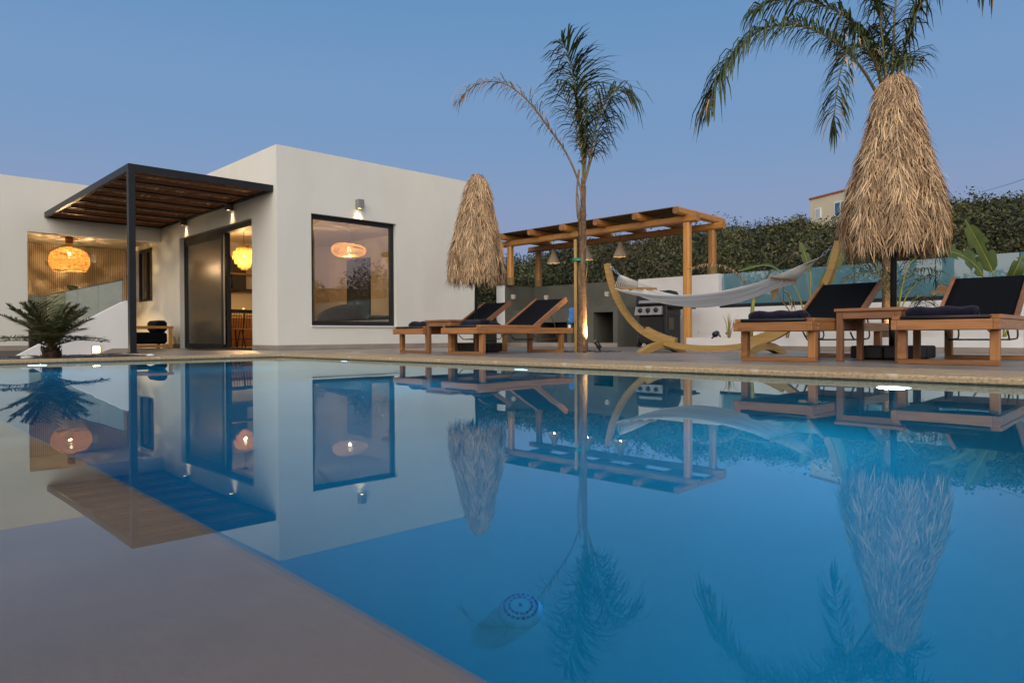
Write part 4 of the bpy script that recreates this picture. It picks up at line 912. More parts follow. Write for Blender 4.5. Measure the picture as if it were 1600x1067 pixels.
# ------------------------------------------------------------------ palms
def bez(pts, n=16):
    P_ = [Vector(p_) for p_ in pts]; return smooth_path(P_, max(2, n//max(1, len(P_)-1)))
def frond(parent, pts, leaf_len, n_leaf, mats, seed, start=0.22, r0=0.018, leaf_w=0.022, droop=0.9, spread=0.8, tipfrac=0.35, both=True, rag=0.25):
    """one pinnate frond: tapering rachis + drooping leaflets as separate ribbons, one mesh"""
    rr = random.Random(seed); path = bez(pts, 24); k = len(path); m = MB(); m.mi = 0
    m.tube(path, [max(0.003, r0*(1-0.85*i/(k-1))) for i in range(k)], 6)
    cum = [0]
    for i in range(1, k): cum.append(cum[-1]+(path[i]-path[i-1]).length)
    tot = cum[-1]
    def at(t):
        s_ = t*tot
        for i in range(1, k):
            if cum[i] >= s_:
                f_ = (s_-cum[i-1])/max(1e-6, cum[i]-cum[i-1]); return path[i-1].lerp(path[i], f_), (path[i]-path[i-1]).normalized()
        return path[-1], (path[-1]-path[-2]).normalized()
    for q in range(n_leaf):
        t = start+(1-start)*(q+rr.random()*0.7)/n_leaf; p_, tg = at(min(t, 0.999))
        up = Vector((0, 0, 1)); sd_ = tg.cross(up)
        if sd_.length < 0.15: sd_ = tg.cross(RIGHT)
        if sd_.length < 0.15: sd_ = RIGHT.copy()
        sd_.normalize(); nn = sd_.cross(tg).normalized()
        env = math.sin(math.pi*min(1, 0.18+0.82*(1-(t-start)/(1-start))**0.75))**0.6 if t > start else 1
        env = 0.35+0.65*env if t < 0.95 else 0.4
        for sg in ((-1, 1) if both else (1,)):
            L_ = leaf_len*env*rr.uniform(1-rag, 1+rag*0.5)
            d1 = (sd_*sg*spread*rr.uniform(0.7, 1.2)+tg*rr.uniform(0.45, 0.8)+nn*rr.uniform(-0.15, 0.45)).normalized()
            d2 = (d1+Vector((0, 0, -droop*rr.uniform(0.4, 1.1)))).normalized(); d3 = (d2+Vector((0, 0, -droop*rr.uniform(0.6, 1.3)))).normalized()
            a = p_; b_ = a+d1*L_*0.34; c_ = b_+d2*L_*0.34; e = c_+d3*L_*0.32
            wd_ = d1.cross(Vector((rr.uniform(-.4, .4), rr.uniform(-.4, .4), 1))).normalized()
            m.mi = 2 if rr.random() < tipfrac and len(mats) > 2 else 1
            m.strip([a, b_, c_, e], [wd_]*4, [leaf_w*0.6, leaf_w, leaf_w*0.8, leaf_w*0.15])
    return m.build('frond', mats, parent)
def ppath(base, px, depths): return [Vector(base)]+[pt(u, v, d) for (u, v), d in zip(px, depths)]
dryst = mat('dry palm stem', (0.22, 0.15, 0.07), (0.16, 0.10, 0.05), rough=0.7, scale=4)
pal = thing('palm_tree', 'slender young palm tied to a wooden stake with one dry frond to the left', 'palm tree', (3.50, -2.87, DZ))
rr = random.Random(31)
tr = [(3.50, -2.87, DZ), (3.50, -2.87, 0.35), (3.505, -2.872, 0.8), (3.505, -2.875, 1.3), (3.515, -2.88, 1.8), (3.52, -2.885, 2.3), (3.525, -2.89, 2.72)]
trp = bez(tr, 36); m = MB()
m.tube(trp, [0.100-0.066*(i/(len(trp)-1))**0.7+rr.uniform(-.004, .004) for i in range(len(trp))], 14); m.build('trunk', bark, pal)
# old leaf bases and fibres peeling off the trunk
m = MB()
for k in range(46):
    z = 0.15+2.3*(k/46)**0.9; a = rr.uniform(0, 6.28); r_ = 0.092-0.06*(z/2.7)**0.8; er = Vector((math.cos(a), math.sin(a), 0)); et = Vector((-math.sin(a), math.cos(a), 0))
    p0 = Vector((3.505, -2.875, z))+er*r_; L_ = rr.uniform(0.12, 0.35); m.strip([p0, p0+Vector((0, 0, L_*0.6))+er*rr.uniform(0.004, 0.02), p0+Vector((0, 0, L_))+er*rr.uniform(0.0, 0.05)+et*rr.uniform(-.03, .03)], [et]*3, [0.04, 0.03, 0.008])
m.build('fibre', mat('palm fibre', (0.27, 0.17, 0.09), (0.16, 0.09, 0.045), rough=0.9, scale=9, island=0.4), pal, kind='stuff')
b0 = (3.52, -2.885, 2.55); D1 = 10.8
leafset = [stemg, leafg, leafd]
frond(pal, ppath(b0, [(910, 250), (904, 190), (897, 130), (889, 88), (877, 64)], [D1, D1, D1-.05, D1-.1, D1-.15]), 0.74, 78, leafset, 1, start=0.16, tipfrac=0.06, droop=0.6, spread=0.8, leaf_w=0.028)
frond(pal, ppath(b0, [(914, 250), (915, 200), (914, 140), (912, 95)], [D1+.1, D1+.3, D1+.55, D1+.75]), 0.66, 56, leafset, 2, start=0.25, tipfrac=0.05, droop=0.5, leaf_w=0.024)
frond(pal, ppath(b0, [(921, 250), (930, 205), (943, 165), (962, 142), (985, 150)], [D1, D1-.1, D1-.2, D1-.3, D1-.35]), 0.74, 58, leafset, 3, start=0.25, tipfrac=0.14, droop=1.2, leaf_w=0.022)
frond(pal, ppath(b0, [(921, 260), (930, 230), (938, 195), (950, 160)], [D1, D1+.2, D1+.4, D1+.6]), 0.6, 46, leafset, 7, start=0.3, tipfrac=0.1, droop=0.9, leaf_w=0.022)
frond(pal, ppath((3.50, -2.87, 2.35), [(906, 290), (885, 240), (852, 193), (822, 155), (785, 130), (745, 132), (712, 160)], [D1]*3+[D1-.1, D1-.15, D1-.2, D1-.2]), 0.42, 66, [dryst, leafd, leafg], 4, start=0.25, tipfrac=0.14, droop=0.9, leaf_w=0.013, rag=0.5, r0=0.020)
frond(pal, ppath(b0, [(912, 250), (901, 205), (886, 160), (868, 128)], [D1, D1-.15, D1-.35, D1-.5]), 0.5, 30, leafset, 8, start=0.3, tipfrac=0.08, droop=0.8, leaf_w=0.024)
m = MB(); m.tube(bez([b0, pt(917, 230, D1), pt(917, 165, D1-.02), pt(916, 128, D1-.02)], 12), [0.02]*4+[0.014]*3+[0.010]*3+[0.004]*3 if False else 0.011, 7); m.build('spear_leaf', mat('spear green', (0.10, 0.12, 0.035), rough=0.5), pal)
m = MB(); m.tube(bez([(3.495, -2.868, 1.9), (3.46, -2.82, 2.2), (3.45, -2.82, 2.5), (3.48, -2.84, 2.85)], 12), 0.015, 7); m.build('old_petiole', dryst, pal)
sk = MB().box(-0.0225, 0.0225, -0.0225, 0.0225, 0, 1.73, ch=0.003).build('palm_stake', PALE['z']); sk.location = (3.43, -2.805, DZ); sk.rotation_euler = (0, 0, 0.5); tag(sk, 'square wooden stake standing beside the young palm trunk', 'stake')
m = MB()
for dz in (0, 0.012, 0.024): ring(m, (3.455, -2.835, 1.455+dz), 0.065, (0.75, -0.55, 0), (0.55, 0.75, 0), 18, 0.007)
m.tube([(3.52, -2.93, 1.46), (3.54, -2.95, 1.40), (3.535, -2.94, 1.36)], 0.006, 6)
tag(m.build('tie', mat('green tie', (0.0, 0.28, 0.20), rough=0.5)), 'green tie holding the young palm to its stake', 'tie')
def uplight(name, foot, head, aim, label, watt, r_=0.035):
    t_ = thing(name, label, 'spotlight', foot, 0, 'black garden spotlights'); f_ = Vector(foot); h_ = Vector(head); a_ = (Vector(aim)-h_).normalized()
    m = MB(); m.tube([f_, f_.lerp(h_, 0.6), h_-a_*0.06], 0.012, 8); m.build('spike', blackm, t_)
    m = MB(); m.tube([h_-a_*0.13, h_], r_, 14); m.build('head', blackm, t_)
    m = MB(); m.tube([h_+a_*0.001, h_+a_*0.003], r_*0.8, 14); m.build('lens', emis('spot lens', (1.0, 0.72, 0.40), 1.2), t_)
    lamp('spot_beam', 'SPOT', h_+a_*0.01, watt, (1.0, 0.66, 0.30), t_, 0.03, a_, 95, 0.8); return t_
uplight('garden_spotlight', (3.63, -3.13, DZ), (3.575, -3.075, 0.21), (3.50, -2.90, 0.50), 'black spotlight at the foot of the staked palm', 170)
m = MB(); rp = random.Random(8)
for k in range(150):
    a = rp.uniform(0, 6.28); r_ = 0.12+0.35*rp.random()**0.7; pebble(m, (3.5+r_*math.cos(a)*1.3, -2.87+r_*math.sin(a)*1.3, DZ+0.004), rp.uniform(0.010, 0.024), rp)
o = m.build('gravel_ring', MATS['dark pebble'], kind='stuff'); o['label'] = 'dark gravel around the foot of the staked palm'

pal2 = thing('palm_tree', 'larger leaning-frond palm rising behind the big thatched parasol', 'palm tree', (6.55, -6.29, 0.215))
tr = [(6.55, -6.29, 0.2), (6.55, -6.285, 1.0), (6.55, -6.28, 2.2), (6.56, -6.27, 3.2), (6.56, -6.27, 3.75)]
trp = bez(tr, 36); m = MB(); m.tube(trp, [0.115-0.05*(i/(len(trp)-1))+rr.uniform(-.006, .006) for i in range(len(trp))], 14); m.build('trunk', bark, pal2)
b0 = (6.56, -6.27, 3.70); D2 = 10.5
F2 = [([(1372, 150), (1345, 105), (1300, 62), (1240, 38), (1180, 52), (1132, 105), (1104, 182)], [D2, D2-.1, D2-.2, D2-.3, D2-.4, D2-.45, D2-.5], .70, 120, .05, 1.3),
      ([(1380, 150), (1368, 100), (1345, 70), (1322, 85), (1308, 140), (1302, 205)], [D2, D2-.3, D2-.5, D2-.6, D2-.7, D2-.75], .50, 90, .10, 0.9),
      ([(1386, 140), (1380, 70), (1368, 0), (1340, -70), (1290, -120)], [D2, D2+.05, D2+.1, D2+.15, D2+.15], .80, 85, .03, 0.9),
      ([(1392, 140), (1396, 70), (1400, 0), (1412, -80), (1440, -140)], [D2, D2+.1, D2+.3, D2+.5, D2+.6], .80, 85, .03, 0.9),
      ([(1396, 145), (1412, 80), (1432, 20), (1465, -30), (1520, -55), (1570, -30)], [D2, D2, D2-.1, D2-.2, D2-.3, D2-.3], .72, 90, .03, 1.2),
      ([(1384, 145), (1362, 80), (1325, 30), (1272, 5), (1215, 0), (1172, 22)], [D2, D2+.2, D2+.4, D2+.6, D2+.7, D2+.8], .75, 100, .05, 1.25),
      ([(1388, 145), (1376, 90), (1356, 50), (1330, 40), (1300, 62)], [D2, D2+.5, D2+.9, D2+1.2, D2+1.4], .65, 70, .05, 1.0),
      ([(1398, 145), (1410, 105), (1424, 85), (1446, 88)], [D2, D2+.3, D2+.6, D2+.8], .50, 26, .06, 1.1),
      ([(1388, 145), (1395, 110), (1410, 90), (1435, 100)], [D2-.1, D2-.4, D2-.8, D2-1.1], .45, 24, .06, 1.1)]
for k, (px, dd, ll, nl, tf, dr) in enumerate(F2): frond(pal2, ppath(b0, px, dd), ll, nl, leafset, 40+k, start=0.2, tipfrac=tf, droop=dr, leaf_w=0.024, r0=0.026)
uplight('garden_spotlight', (6.33, -6.45, 0.215), (6.36, -6.42, 0.30), (6.50, -6.33, 0.75), 'black spotlight at the foot of the palm behind the big parasol', 60)
# cycad
cy_ = thing('cycad', 'stiff-leaved cycad with dark trunk in front of the stair wall', 'cycad', (-2.80, 0.62, 0.02))
m = MB(); m.lathe([(0.085, 0.0), (0.10, 0.05), (0.095, 0.10), (0.075, 0.16), (0.05, 0.19), (0.01, 0.20)], (-2.80, 0.62, 0.0), n=16)
for k in range(70):
    a = rr.uniform(0, 6.28); z = rr.uniform(0.02, 0.17); er = Vector((math.cos(a), math.sin(a), 0)); et = Vector((-math.sin(a), math.cos(a), 0)); p0 = Vector((-2.80, 0.62, z))+er*0.085
    m.strip([p0, p0+er*0.03+Vector((0, 0, 0.02)), p0+er*0.035+Vector((0, 0, 0.055))], [et]*3, [0.035, 0.03, 0.006])
m.build('trunk', mat('cycad bark', (0.09, 0.05, 0.03), (0.05, 0.028, 0.018), rough=0.95, scale=20, bump=0.8), cy_)
for k in range(46):
    a = 2*math.pi*k*0.381966; up_ = 0.30+1.2*((k*0.7548) % 1.0); L_ = rr.uniform(0.56, 0.72)
    er = Vector((math.cos(a), math.sin(a), 0)); c0 = Vector((-2.80, 0.62, 0.185))
    e1 = (er*math.cos(up_)+Vector((0, 0, math.sin(up_)))); e2 = (er*math.cos(up_-0.3)+Vector((0, 0, math.sin(up_-0.3))))
    frond(cy_, [c0, c0+e1*L_*0.4, c0+e1*L_*0.4+e2*L_*0.35, c0+e1*L_*0.4+e2*L_*0.35+(e2+Vector((0, 0, -0.12))).normalized()*L_*0.27], 0.12, 56, [stemg, cyc, leafd], 100+k, start=0.12, tipfrac=0.03, droop=0.05, spread=1.1, leaf_w=0.0125, r0=0.007, rag=0.12)
# ------------------------------------------------------------------ big paddle-leaved plants
def paddle(parent, pts, width, mt, seed, tears=3, stem_to=0.45, r0=0.014, fold_=0.35, face=None):
    """leaf on a petiole: pts run from the soil to the leaf tip; the blade covers the part after stem_to"""
    rr_ = random.Random(seed); path = bez(pts, 28); k = len(path); i0 = int(k*stem_to); m = MB(); m.mi = 0
    m.tube(path, [r0*(1-0.75*i/(k-1)) for i in range(k)], 7)
    m.mi = 1; tgap = sorted(rr_.randint(i0+3, k-3) for _ in range(tears))
    for sg in (-1, 1):
        row = []
        for i in range(i0, k):
            t = (i-i0)/(k-1-i0); tg = (path[min(i+1, k-1)]-path[i-1]).normalized()
            fd = Vector(face) if face is not None else -FWD
            sd_ = tg.cross(fd); sd_ = sd_.normalized() if sd_.length > 0.1 else RIGHT; nn = sd_.cross(tg)
            w_ = width*(math.sin(math.pi*min(1, t**0.75*0.97+0.03))**0.7)*(1+0.06*math.sin(11*t+seed)); w_ *= (1-0.4*rr_.random()) if (i in tgap and sg > 0) else 1
            row.append((path[i], path[i]+sd_*sg*w_*0.5+nn*fold_*w_*0.25, path[i]+sd_*sg*w_+nn*fold_*w_*(0.2+0.3*math.sin(5*t+seed))))
        vs = [q for r3 in row for q in r3]; F = []
        for i in range(len(row)-1):
            if (i+i0) in tgap: 
                F.append((3*i, 3*i+1, 3*i+4, 3*i+3)); continue
            for c in (0, 1): F.append((3*i+c, 3*i+c+1, 3*i+c+4, 3*i+c+3))
        m.add(vs, F, True)
    return m.build('leaf', [stemy if mt is not strel2 else dryst, mt], parent)
def P3(px, dd): return [pt(u, v, d) for (u, v), d in zip(px, dd)]
s1 = thing('strelitzia', 'large paddle-leaved plant behind the sunbed at the right edge', 'plant', tuple(pt(1562, 527, 9.6)))
d = 9.6
paddle(s1, P3([(1562, 528), (1556, 470), (1552, 430), (1534, 390), (1508, 343)], [d]*5), 0.13, strel, 3, 3, 0.52, face=RIGHT*-0.6-FWD)
paddle(s1, P3([(1560, 528), (1548, 470), (1532, 425), (1500, 398), (1450, 388)], [d, d, d-.1, d-.2, d-.3]), 0.15, strel, 5, 6, 0.45, face=-FWD+Vector((0, 0, .5)))
paddle(s1, P3([(1568, 528), (1572, 480), (1578, 445), (1588, 420), (1597, 400)], [d, d, d, d-.1, d-.1]), 0.11, strel, 6, 2, 0.42)
paddle(s1, P3([(1570, 528), (1590, 470), (1612, 430), (1640, 400), (1668, 396)], [d, d+.1, d+.2, d+.3, d+.3]), 0.14, strel, 8, 3, 0.45)
paddle(s1, P3([(1556, 528), (1520, 490), (1492, 462), (1472, 452), (1455, 460)], [d]*5), 0.06, strel2, 9, 2, 0.6)
s2_ = thing('strelitzia', 'paddle-leaved plant with bent leaf behind the right end of the hammock', 'plant', tuple(pt(1262, 527, 10.8)))
d = 10.8
paddle(s2_, P3([(1262, 528), (1254, 480), (1236, 440), (1200, 415), (1152, 424)], [d]*5), 0.085, strel, 12, 2, 0.62, face=-FWD*0.5+Vector((0, 0, 1)))
paddle(s2_, P3([(1266, 528), (1266, 470), (1266, 430), (1258, 400), (1250, 378)], [d]*5), 0.07, strel, 13, 1, 0.55)
paddle(s2_, P3([(1270, 528), (1284, 470), (1296, 430), (1312, 390), (1322, 352)], [d]*5), 0.12, strel, 14, 2, 0.38)
paddle(s2_, P3([(1272, 528), (1276, 490), (1280, 460), (1286, 440), (1294, 422)], [d-.1]*5), 0.07, strel, 15, 1, 0.45)
paddle(s2_, P3([(1260, 528), (1244, 500), (1222, 470), (1210, 450), (1208, 470)], [d]*5), 0.05, strel2, 16, 1, 0.62)
# young palm with yellow stem, its dead frond hanging to the left
yp = thing('young_palm', 'young palm with yellow-green stem and hanging dead frond right of the pergola', 'palm tree', tuple(pt(1173, 527, 10.9)))
d = 10.9
m = MB(); m.tube(P3([(1173, 530), (1174, 505), (1176, 480), (1178, 466)], [d]*4), [0.034, 0.034, 0.028, 0.022], 10); m.build('trunk', stemy, yp)
frond(yp, P3([(1178, 468), (1190, 450), (1202, 428), (1222, 410), (1245, 395)], [d, d, d+.1, d+.2, d+.3]), 0.22, 22, leafset, 61, start=0.35, tipfrac=0.15, leaf_w=0.014, r0=0.012)
frond(yp, P3([(1177, 468), (1172, 455), (1160, 436), (1140, 420), (1110, 413), (1075, 420)], [d, d, d, d, d, d]), 0.14, 34, [dryst, leafd, leafd], 62, start=0.25, tipfrac=0.0, leaf_w=0.016, droop=1.3, r0=0.014, rag=0.5)
frond(yp, P3([(1179, 468), (1195, 458), (1215, 450), (1232, 462), (1240, 480)], [d, d-.1, d-.2, d-.25, d-.3]), 0.18, 16, [dryst, leafd, leafg], 63, start=0.3, tipfrac=0.3, leaf_w=0.014, r0=0.010)
# clump of areca-like fronds around the parasol pole
ar = thing('areca_palm', 'bushy yellow-stemmed palm behind the big parasol pole', 'palm tree', tuple(pt(1402, 527, 9.4)))
d = 9.4
for k, px in enumerate([[(1400, 528), (1402, 480), (1390, 440), (1355, 425), (1318, 436)], [(1402, 528), (1404, 480), (1412, 440), (1440, 420), (1472, 425)], [(1403, 528), (1408, 485), (1425, 450), (1455, 430), (1480, 450)],
                        [(1399, 528), (1396, 480), (1378, 450), (1352, 450), (1330, 470)], [(1401, 528), (1400, 470), (1384, 420), (1350, 400), (1325, 412)], [(1402, 528), (1406, 470), (1420, 415), (1450, 395), (1475, 405)],
                        [(1400, 528), (1396, 470), (1375, 430), (1365, 410), (1340, 420)], [(1404, 528), (1410, 500), (1424, 475), (1440, 462), (1448, 480)]]):
    frond(ar, P3(px, [d, d, d+.1*(k % 3), d+.15*(k % 3), d+.2*(k % 4)]), 0.27, 26, [stemy, leafg if k % 3 else mat('light palm leaf', (0.10, 0.105, 0.03), rough=0.5, island=0.3), leafd], 70+k, start=0.4, tipfrac=0.1, leaf_w=0.014, r0=0.013, droop=0.8)
m = MB(); m.tube(P3([(1404, 530), (1405, 505), (1404, 480)], [d]*3), [0.05, 0.042, 0.03], 10); m.build('trunk', stemy, ar)
# dry tufts along the planter
rt = random.Random(77)
for k, (u, v, dd, sc_, lb_) in enumerate([(1139, 528, 10.9, 1.0, 'small yellow-green shoot in the planter beside the black spotlight'), (1230, 528, 10.6, 1.1, 'dry grass tuft behind the towel on the third sunbed'), (1480, 528, 9.3, 0.5, 'tiny green seedling behind the sunbed at the right edge')]):
    c0 = pt(u, v, dd); t_ = thing('grass_tuft', lb_, 'plant', tuple(c0), 0, 'small plants in the planter'); m = MB()
    for q in range(26 if k < 2 else 8):
        a = rt.uniform(0, 6.28); L_ = rt.uniform(0.15, 0.42)*sc_; er = Vector((math.cos(a), math.sin(a), 0))*rt.uniform(0.05, 0.45); et = Vector((-math.sin(a), math.cos(a), 0))
        m.strip([c0+er*0.05, c0+er*L_*0.6+Vector((0, 0, L_*0.7)), c0+er*L_*1.3+Vector((0, 0, L_))], [et]*3, [0.012, 0.009, 0.002])
    m.build('blades', [leafd, leafd, leafg][k] if k else mat('straw yellow blade', (0.34, 0.27, 0.08), rough=0.6, island=0.4), t_, kind='stuff')
    if k == 0:
        m = MB(); m.tube([c0, c0+Vector((0, 0, 0.16)), c0+Vector((0, 0.01, 0.27))], [0.022, 0.018, 0.006], 8); m.build('shoot', stemy, t_)
t_ = uplight('garden_spotlight', tuple(pt(1112, 529, 10.9)), tuple(pt(1120, 521, 10.9)), tuple(pt(1150, 505, 12.2)), 'black spotlight in the planter right of the pergola post', 3, 0.045)
# ------------------------------------------------------------------ hillside with maquis
F0 = Vector((math.sin(TH), math.cos(TH), 0)); R0 = Vector((math.cos(TH), -math.sin(TH), 0))
SKY = [(-200, 530), (500, 500), (650, 440), (740, 405), (800, 392), (870, 376), (960, 362), (1050, 350), (1100, 343), (1140, 345), (1168, 351), (1200, 339), (1243, 327), (1290, 333), (1340, 328), (1420, 312), (1490, 302), (1530, 295), (1600, 292), (1800, 285), (2200, 300), (2800, 400), (3600, 520)]
def skyline(u):
    return skyline0(u)+13
def skyline0(u):
    for (a, ya), (b_, yb) in zip(SKY, SKY[1:]):
        if a <= u <= b_: return ya+(yb-ya)*(u-a)/(b_-a)
    return 530
RC = 42.0
def hill_z(u, r):
    """ground height along the azimuth of photo column u, r metres out"""
    k = math.sqrt(1+((u-800)/FPX)**2); ang = (524.5-skyline(u))/FPX/k
    top = 0.3+ang*RC-1.25; r0 = 15.5
    if r <= r0: return 0.02
    if r < RC: return 0.02+(top-0.02)*((r-r0)/(RC-r0))**0.9
    return top-(r-RC)*0.02
hm = MB(); us = list(range(-200, 3601, 40)); rsn = [15.0+1.5*i for i in range(45)]
vs = []
for u in us:
    ph = math.atan2(u-800, FPX); dr = F0*math.cos(ph)+R0*math.sin(ph)
    for r_ in rsn:
        p_ = Vector((CAM.x, CAM.y, 0))+dr*r_; z = hill_z(u, r_) if p_.x > 8.6 else -0.3
        vs.append((p_.x, p_.y, z if p_.x > 9.2 else min(z, 0.02)))
nr = len(rsn)
hm.add(vs, [(i*nr+j, i*nr+j+1, (i+1)*nr+j+1, (i+1)*nr+j) for i in range(len(us)-1) for j in range(nr-1)])
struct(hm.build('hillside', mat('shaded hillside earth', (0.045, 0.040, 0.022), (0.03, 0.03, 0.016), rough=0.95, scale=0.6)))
def leaf_cloud(centers, radii, counts, sizes, name, mt, seed, squash=0.85):
    """many small leaf-shaped quads spread through bush volumes, one mesh"""
    g_ = np.random.default_rng(seed)
    idx = np.repeat(np.arange(len(centers)), counts); n = len(idx); C_ = np.array(centers)[idx]; Rr = np.array(radii)[idx]; S_ = np.array(sizes)[idx]
    d = g_.normal(size=(n, 3)); d /= np.linalg.norm(d, axis=1, keepdims=True); d[:, 2] = np.abs(d[:, 2])*1.05-0.25
    # lumpy sub-clumps
    lump = 1+0.30*np.sin(d[:, 0]*5+idx*1.7)*np.cos(d[:, 1]*6+idx)+0.13*np.sin(d[:, 2]*11+idx*2.3)
    rad = Rr*lump*np.clip(1-np.abs(g_.normal(0, 0.16, n)), 0.3, 1.0)
    pos = C_+d*rad[:, None]*np.array([1, 1, squash])
    nrm = d*1.3+g_.normal(size=(n, 3))*0.75+np.array([0, 0, 0.25]); nrm /= np.linalg.norm(nrm, axis=1, keepdims=True)
    a = np.cross(nrm, g_.normal(size=(n, 3))); a /= np.linalg.norm(a, axis=1, keepdims=True); b_ = np.cross(nrm, a)
    l = S_*g_.uniform(0.6, 1.4, n); w_ = l*g_.uniform(0.35, 0.6, n)
    q = np.stack([pos-a*l[:, None]*0.5, pos+b_*w_[:, None]*0.5, pos+a*l[:, None]*0.5, pos-b_*w_[:, None]*0.5], 1).reshape(-1, 3)
    me = bpy.data.meshes.new(name); me.vertices.add(4*n); me.vertices.foreach_set('co', q.astype(np.float32).ravel())
    me.loops.add(4*n); me.loops.foreach_set('vertex_index', np.arange(4*n, dtype=np.int32)); me.polygons.add(n)
    me.polygons.foreach_set('loop_start', np.arange(0, 4*n, 4, dtype=np.int32)); me.update(calc_edges=True); me.validate()
    tn = g_.uniform(0, 1, len(centers))[idx].astype(np.float32); at_ = me.attributes.new('tone', 'FLOAT', 'FACE'); at_.data.foreach_set('value', tn)
    me.materials.append(mt); o_ = bpy.data.objects.new(name, me); col.objects.link(o_); return o_
maq = mat('maquis leaf', (0.078, 0.080, 0.023), (0.022, 0.030, 0.010), rough=0.6, scale=0.55, detail=3, island=0.5, trans=0.15, lo=0.40, hi=0.60, spots=((0.12, 0.10, 0.042), 0.8, 0.60))
N = maq.node_tree.nodes; L = maq.node_tree.links; an = N.new('ShaderNodeAttribute'); an.attribute_name = 'tone'
hs2 = N.new('ShaderNodeHueSaturation'); mh = N.new('ShaderNodeMapRange'); mh.inputs['To Min'].default_value = 0.46; mh.inputs['To Max'].default_value = 0.53; mv = N.new('ShaderNodeMapRange'); mv.inputs['To Min'].default_value = 0.35; mv.inputs['To Max'].default_value = 1.65
mlt = N.new('ShaderNodeMath'); mlt.operation = 'MULTIPLY'; mlt.inputs[1].default_value = 7.31; frc = N.new('ShaderNodeMath'); frc.operation = 'FRACT'; L.new(an.outputs['Fac'], mlt.inputs[0]); L.new(mlt.outputs[0], frc.inputs[0])
L.new(an.outputs['Fac'], mh.inputs['Value']); L.new(frc.outputs[0], mv.inputs['Value']); L.new(mh.outputs[0], hs2.inputs['Hue']); L.new(mv.outputs[0], hs2.inputs['Value'])
pb = N['Principled BSDF']; src = pb.inputs['Base Color'].links[0].from_socket; L.new(src, hs2.inputs['Color']); L.new(hs2.outputs[0], pb.inputs['Base Color'])
for n_ in N:
    if n_.type == 'BSDF_TRANSLUCENT': L.new(hs2.outputs[0], n_.inputs['Color'])
rh = random.Random(15); cen = []; rad = []; cnt = []; siz = []
crowns = []; tries = 0
while len(crowns) < 300 and tries < 20000:
    tries += 1
    u = rh.uniform(560, 2000); r_ = 16.0+(RC+1-16.0)*rh.random()**0.9; ph = math.atan2(u-800, FPX); dr = F0*math.cos(ph)+R0*math.sin(ph)
    p_ = Vector((CAM.x, CAM.y, 0))+dr*r_
    b_ = (1.0+1.7*rh.random()**1.5)*(0.75+0.012*r_)
    if p_.x < 8.9+b_*0.8: continue
    if any((p_.x-q[0])**2+(p_.y-q[1])**2 < (0.55*min(b_, q[3]))**2 for q in crowns): continue
    hz = hill_z(u, r_); z = hz+b_*0.2+rh.gauss(0, 0.2)
    cap = 0.3+(524.5-skyline(u))/FPX/math.sqrt(1+((u-800)/FPX)**2)*r_+rh.gauss(-0.22, 0.22)      # crowns on the ridge end near the skyline
    if 1255 < u < 1345: cap -= 0.35
    z = min(z, cap-b_*0.95); crowns.append((p_.x, p_.y, z, b_, r_))
for (x, y, z, b_, r_) in crowns:                    # each crown is a cauliflower of leaf clumps
    n_ = int(16+15*b_)
    for q in range(n_):
        th_ = rh.uniform(0, 6.28); cz = rh.uniform(-0.15, 1.0); rr_ = math.sqrt(max(0, 1-cz*cz)) if cz > 0 else 1
        k_ = rh.uniform(0.72, 1.02)
        cen.append((x+b_*rr_*k_*math.cos(th_), y+b_*rr_*k_*math.sin(th_), z+b_*cz*k_*0.85)); rad.append(b_*rh.uniform(0.20, 0.36)); cnt.append(int(62*(1.15 if r_ < 28 else 0.9))); siz.append(0.055+0.0022*r_)
o = leaf_cloud(cen, rad, cnt, siz, 'maquis', maq, 5, 0.9); o['kind'] = 'stuff'; o['label'] = 'dense dark green maquis covering the hillside behind the pool garden'
# sprigs standing above the ridge so that its outline is uneven
cen2 = []; rad2 = []; cnt2 = []; siz2 = []
for k in range(330):
    u = rh.uniform(700, 1900); r_ = rh.uniform(RC-6, RC+1); ph = math.atan2(u-800, FPX); dr = F0*math.cos(ph)+R0*math.sin(ph); p_ = Vector((CAM.x, CAM.y, 0))+dr*r_
    zt = 0.3+(524.5-skyline(u))/FPX/math.sqrt(1+((u-800)/FPX)**2)*r_
    cen2.append((p_.x, p_.y, zt-rh.uniform(0.6, 1.0))); rad2.append(rh.uniform(0.3, 0.5)); cnt2.append(110); siz2.append(0.17)
o = leaf_cloud(cen2, rad2, cnt2, siz2, 'ridge_shrubs', maq, 6, 1.0); o['kind'] = 'stuff'; o['label'] = 'uneven shrub tops along the ridge of the hill'
# bare pale branches in the scrub right of the pergola's pendant lamps
tw = MB(); rt = random.Random(61)
def branch(p_, d_, L_, r_, lev):
    n = 5; path = [p_]
    for i in range(n):
        d_ = (d_+Vector((rt.gauss(0, .18), rt.gauss(0, .18), rt.gauss(0.02, .12)))).normalized(); path.append(path[-1]+d_*L_/n)
        if lev > 0 and i > 0 and rt.random() < 0.8: branch(path[-1], (d_+Vector((rt.gauss(0, .7), rt.gauss(0, .7), rt.gauss(.1, .4)))).normalized(), L_*rt.uniform(.4, .7), r_*0.6, lev-1)
    tw.tube(path, [r_*(1-0.8*i/n) for i in range(n+1)], 4, cap=False)
for (u, v) in [(985, 440), (1010, 435), (1035, 430), (960, 440), (1050, 440), (1000, 420), (940, 440), (1085, 445), (1020, 445), (975, 425)]:
    branch(pt(u, v, 16.4), (RIGHT*rt.gauss(0.1, .6)+Vector((0, 0, 1))).normalized(), rt.uniform(0.5, 0.85), 0.014, 2)
tag(tw.build('bare_shrub', mat('grey twig', (0.22, 0.17, 0.11), (0.15, 0.11, 0.07), rough=0.9)), 'pale leafless branches in the scrub above the garden wall', 'shrub')
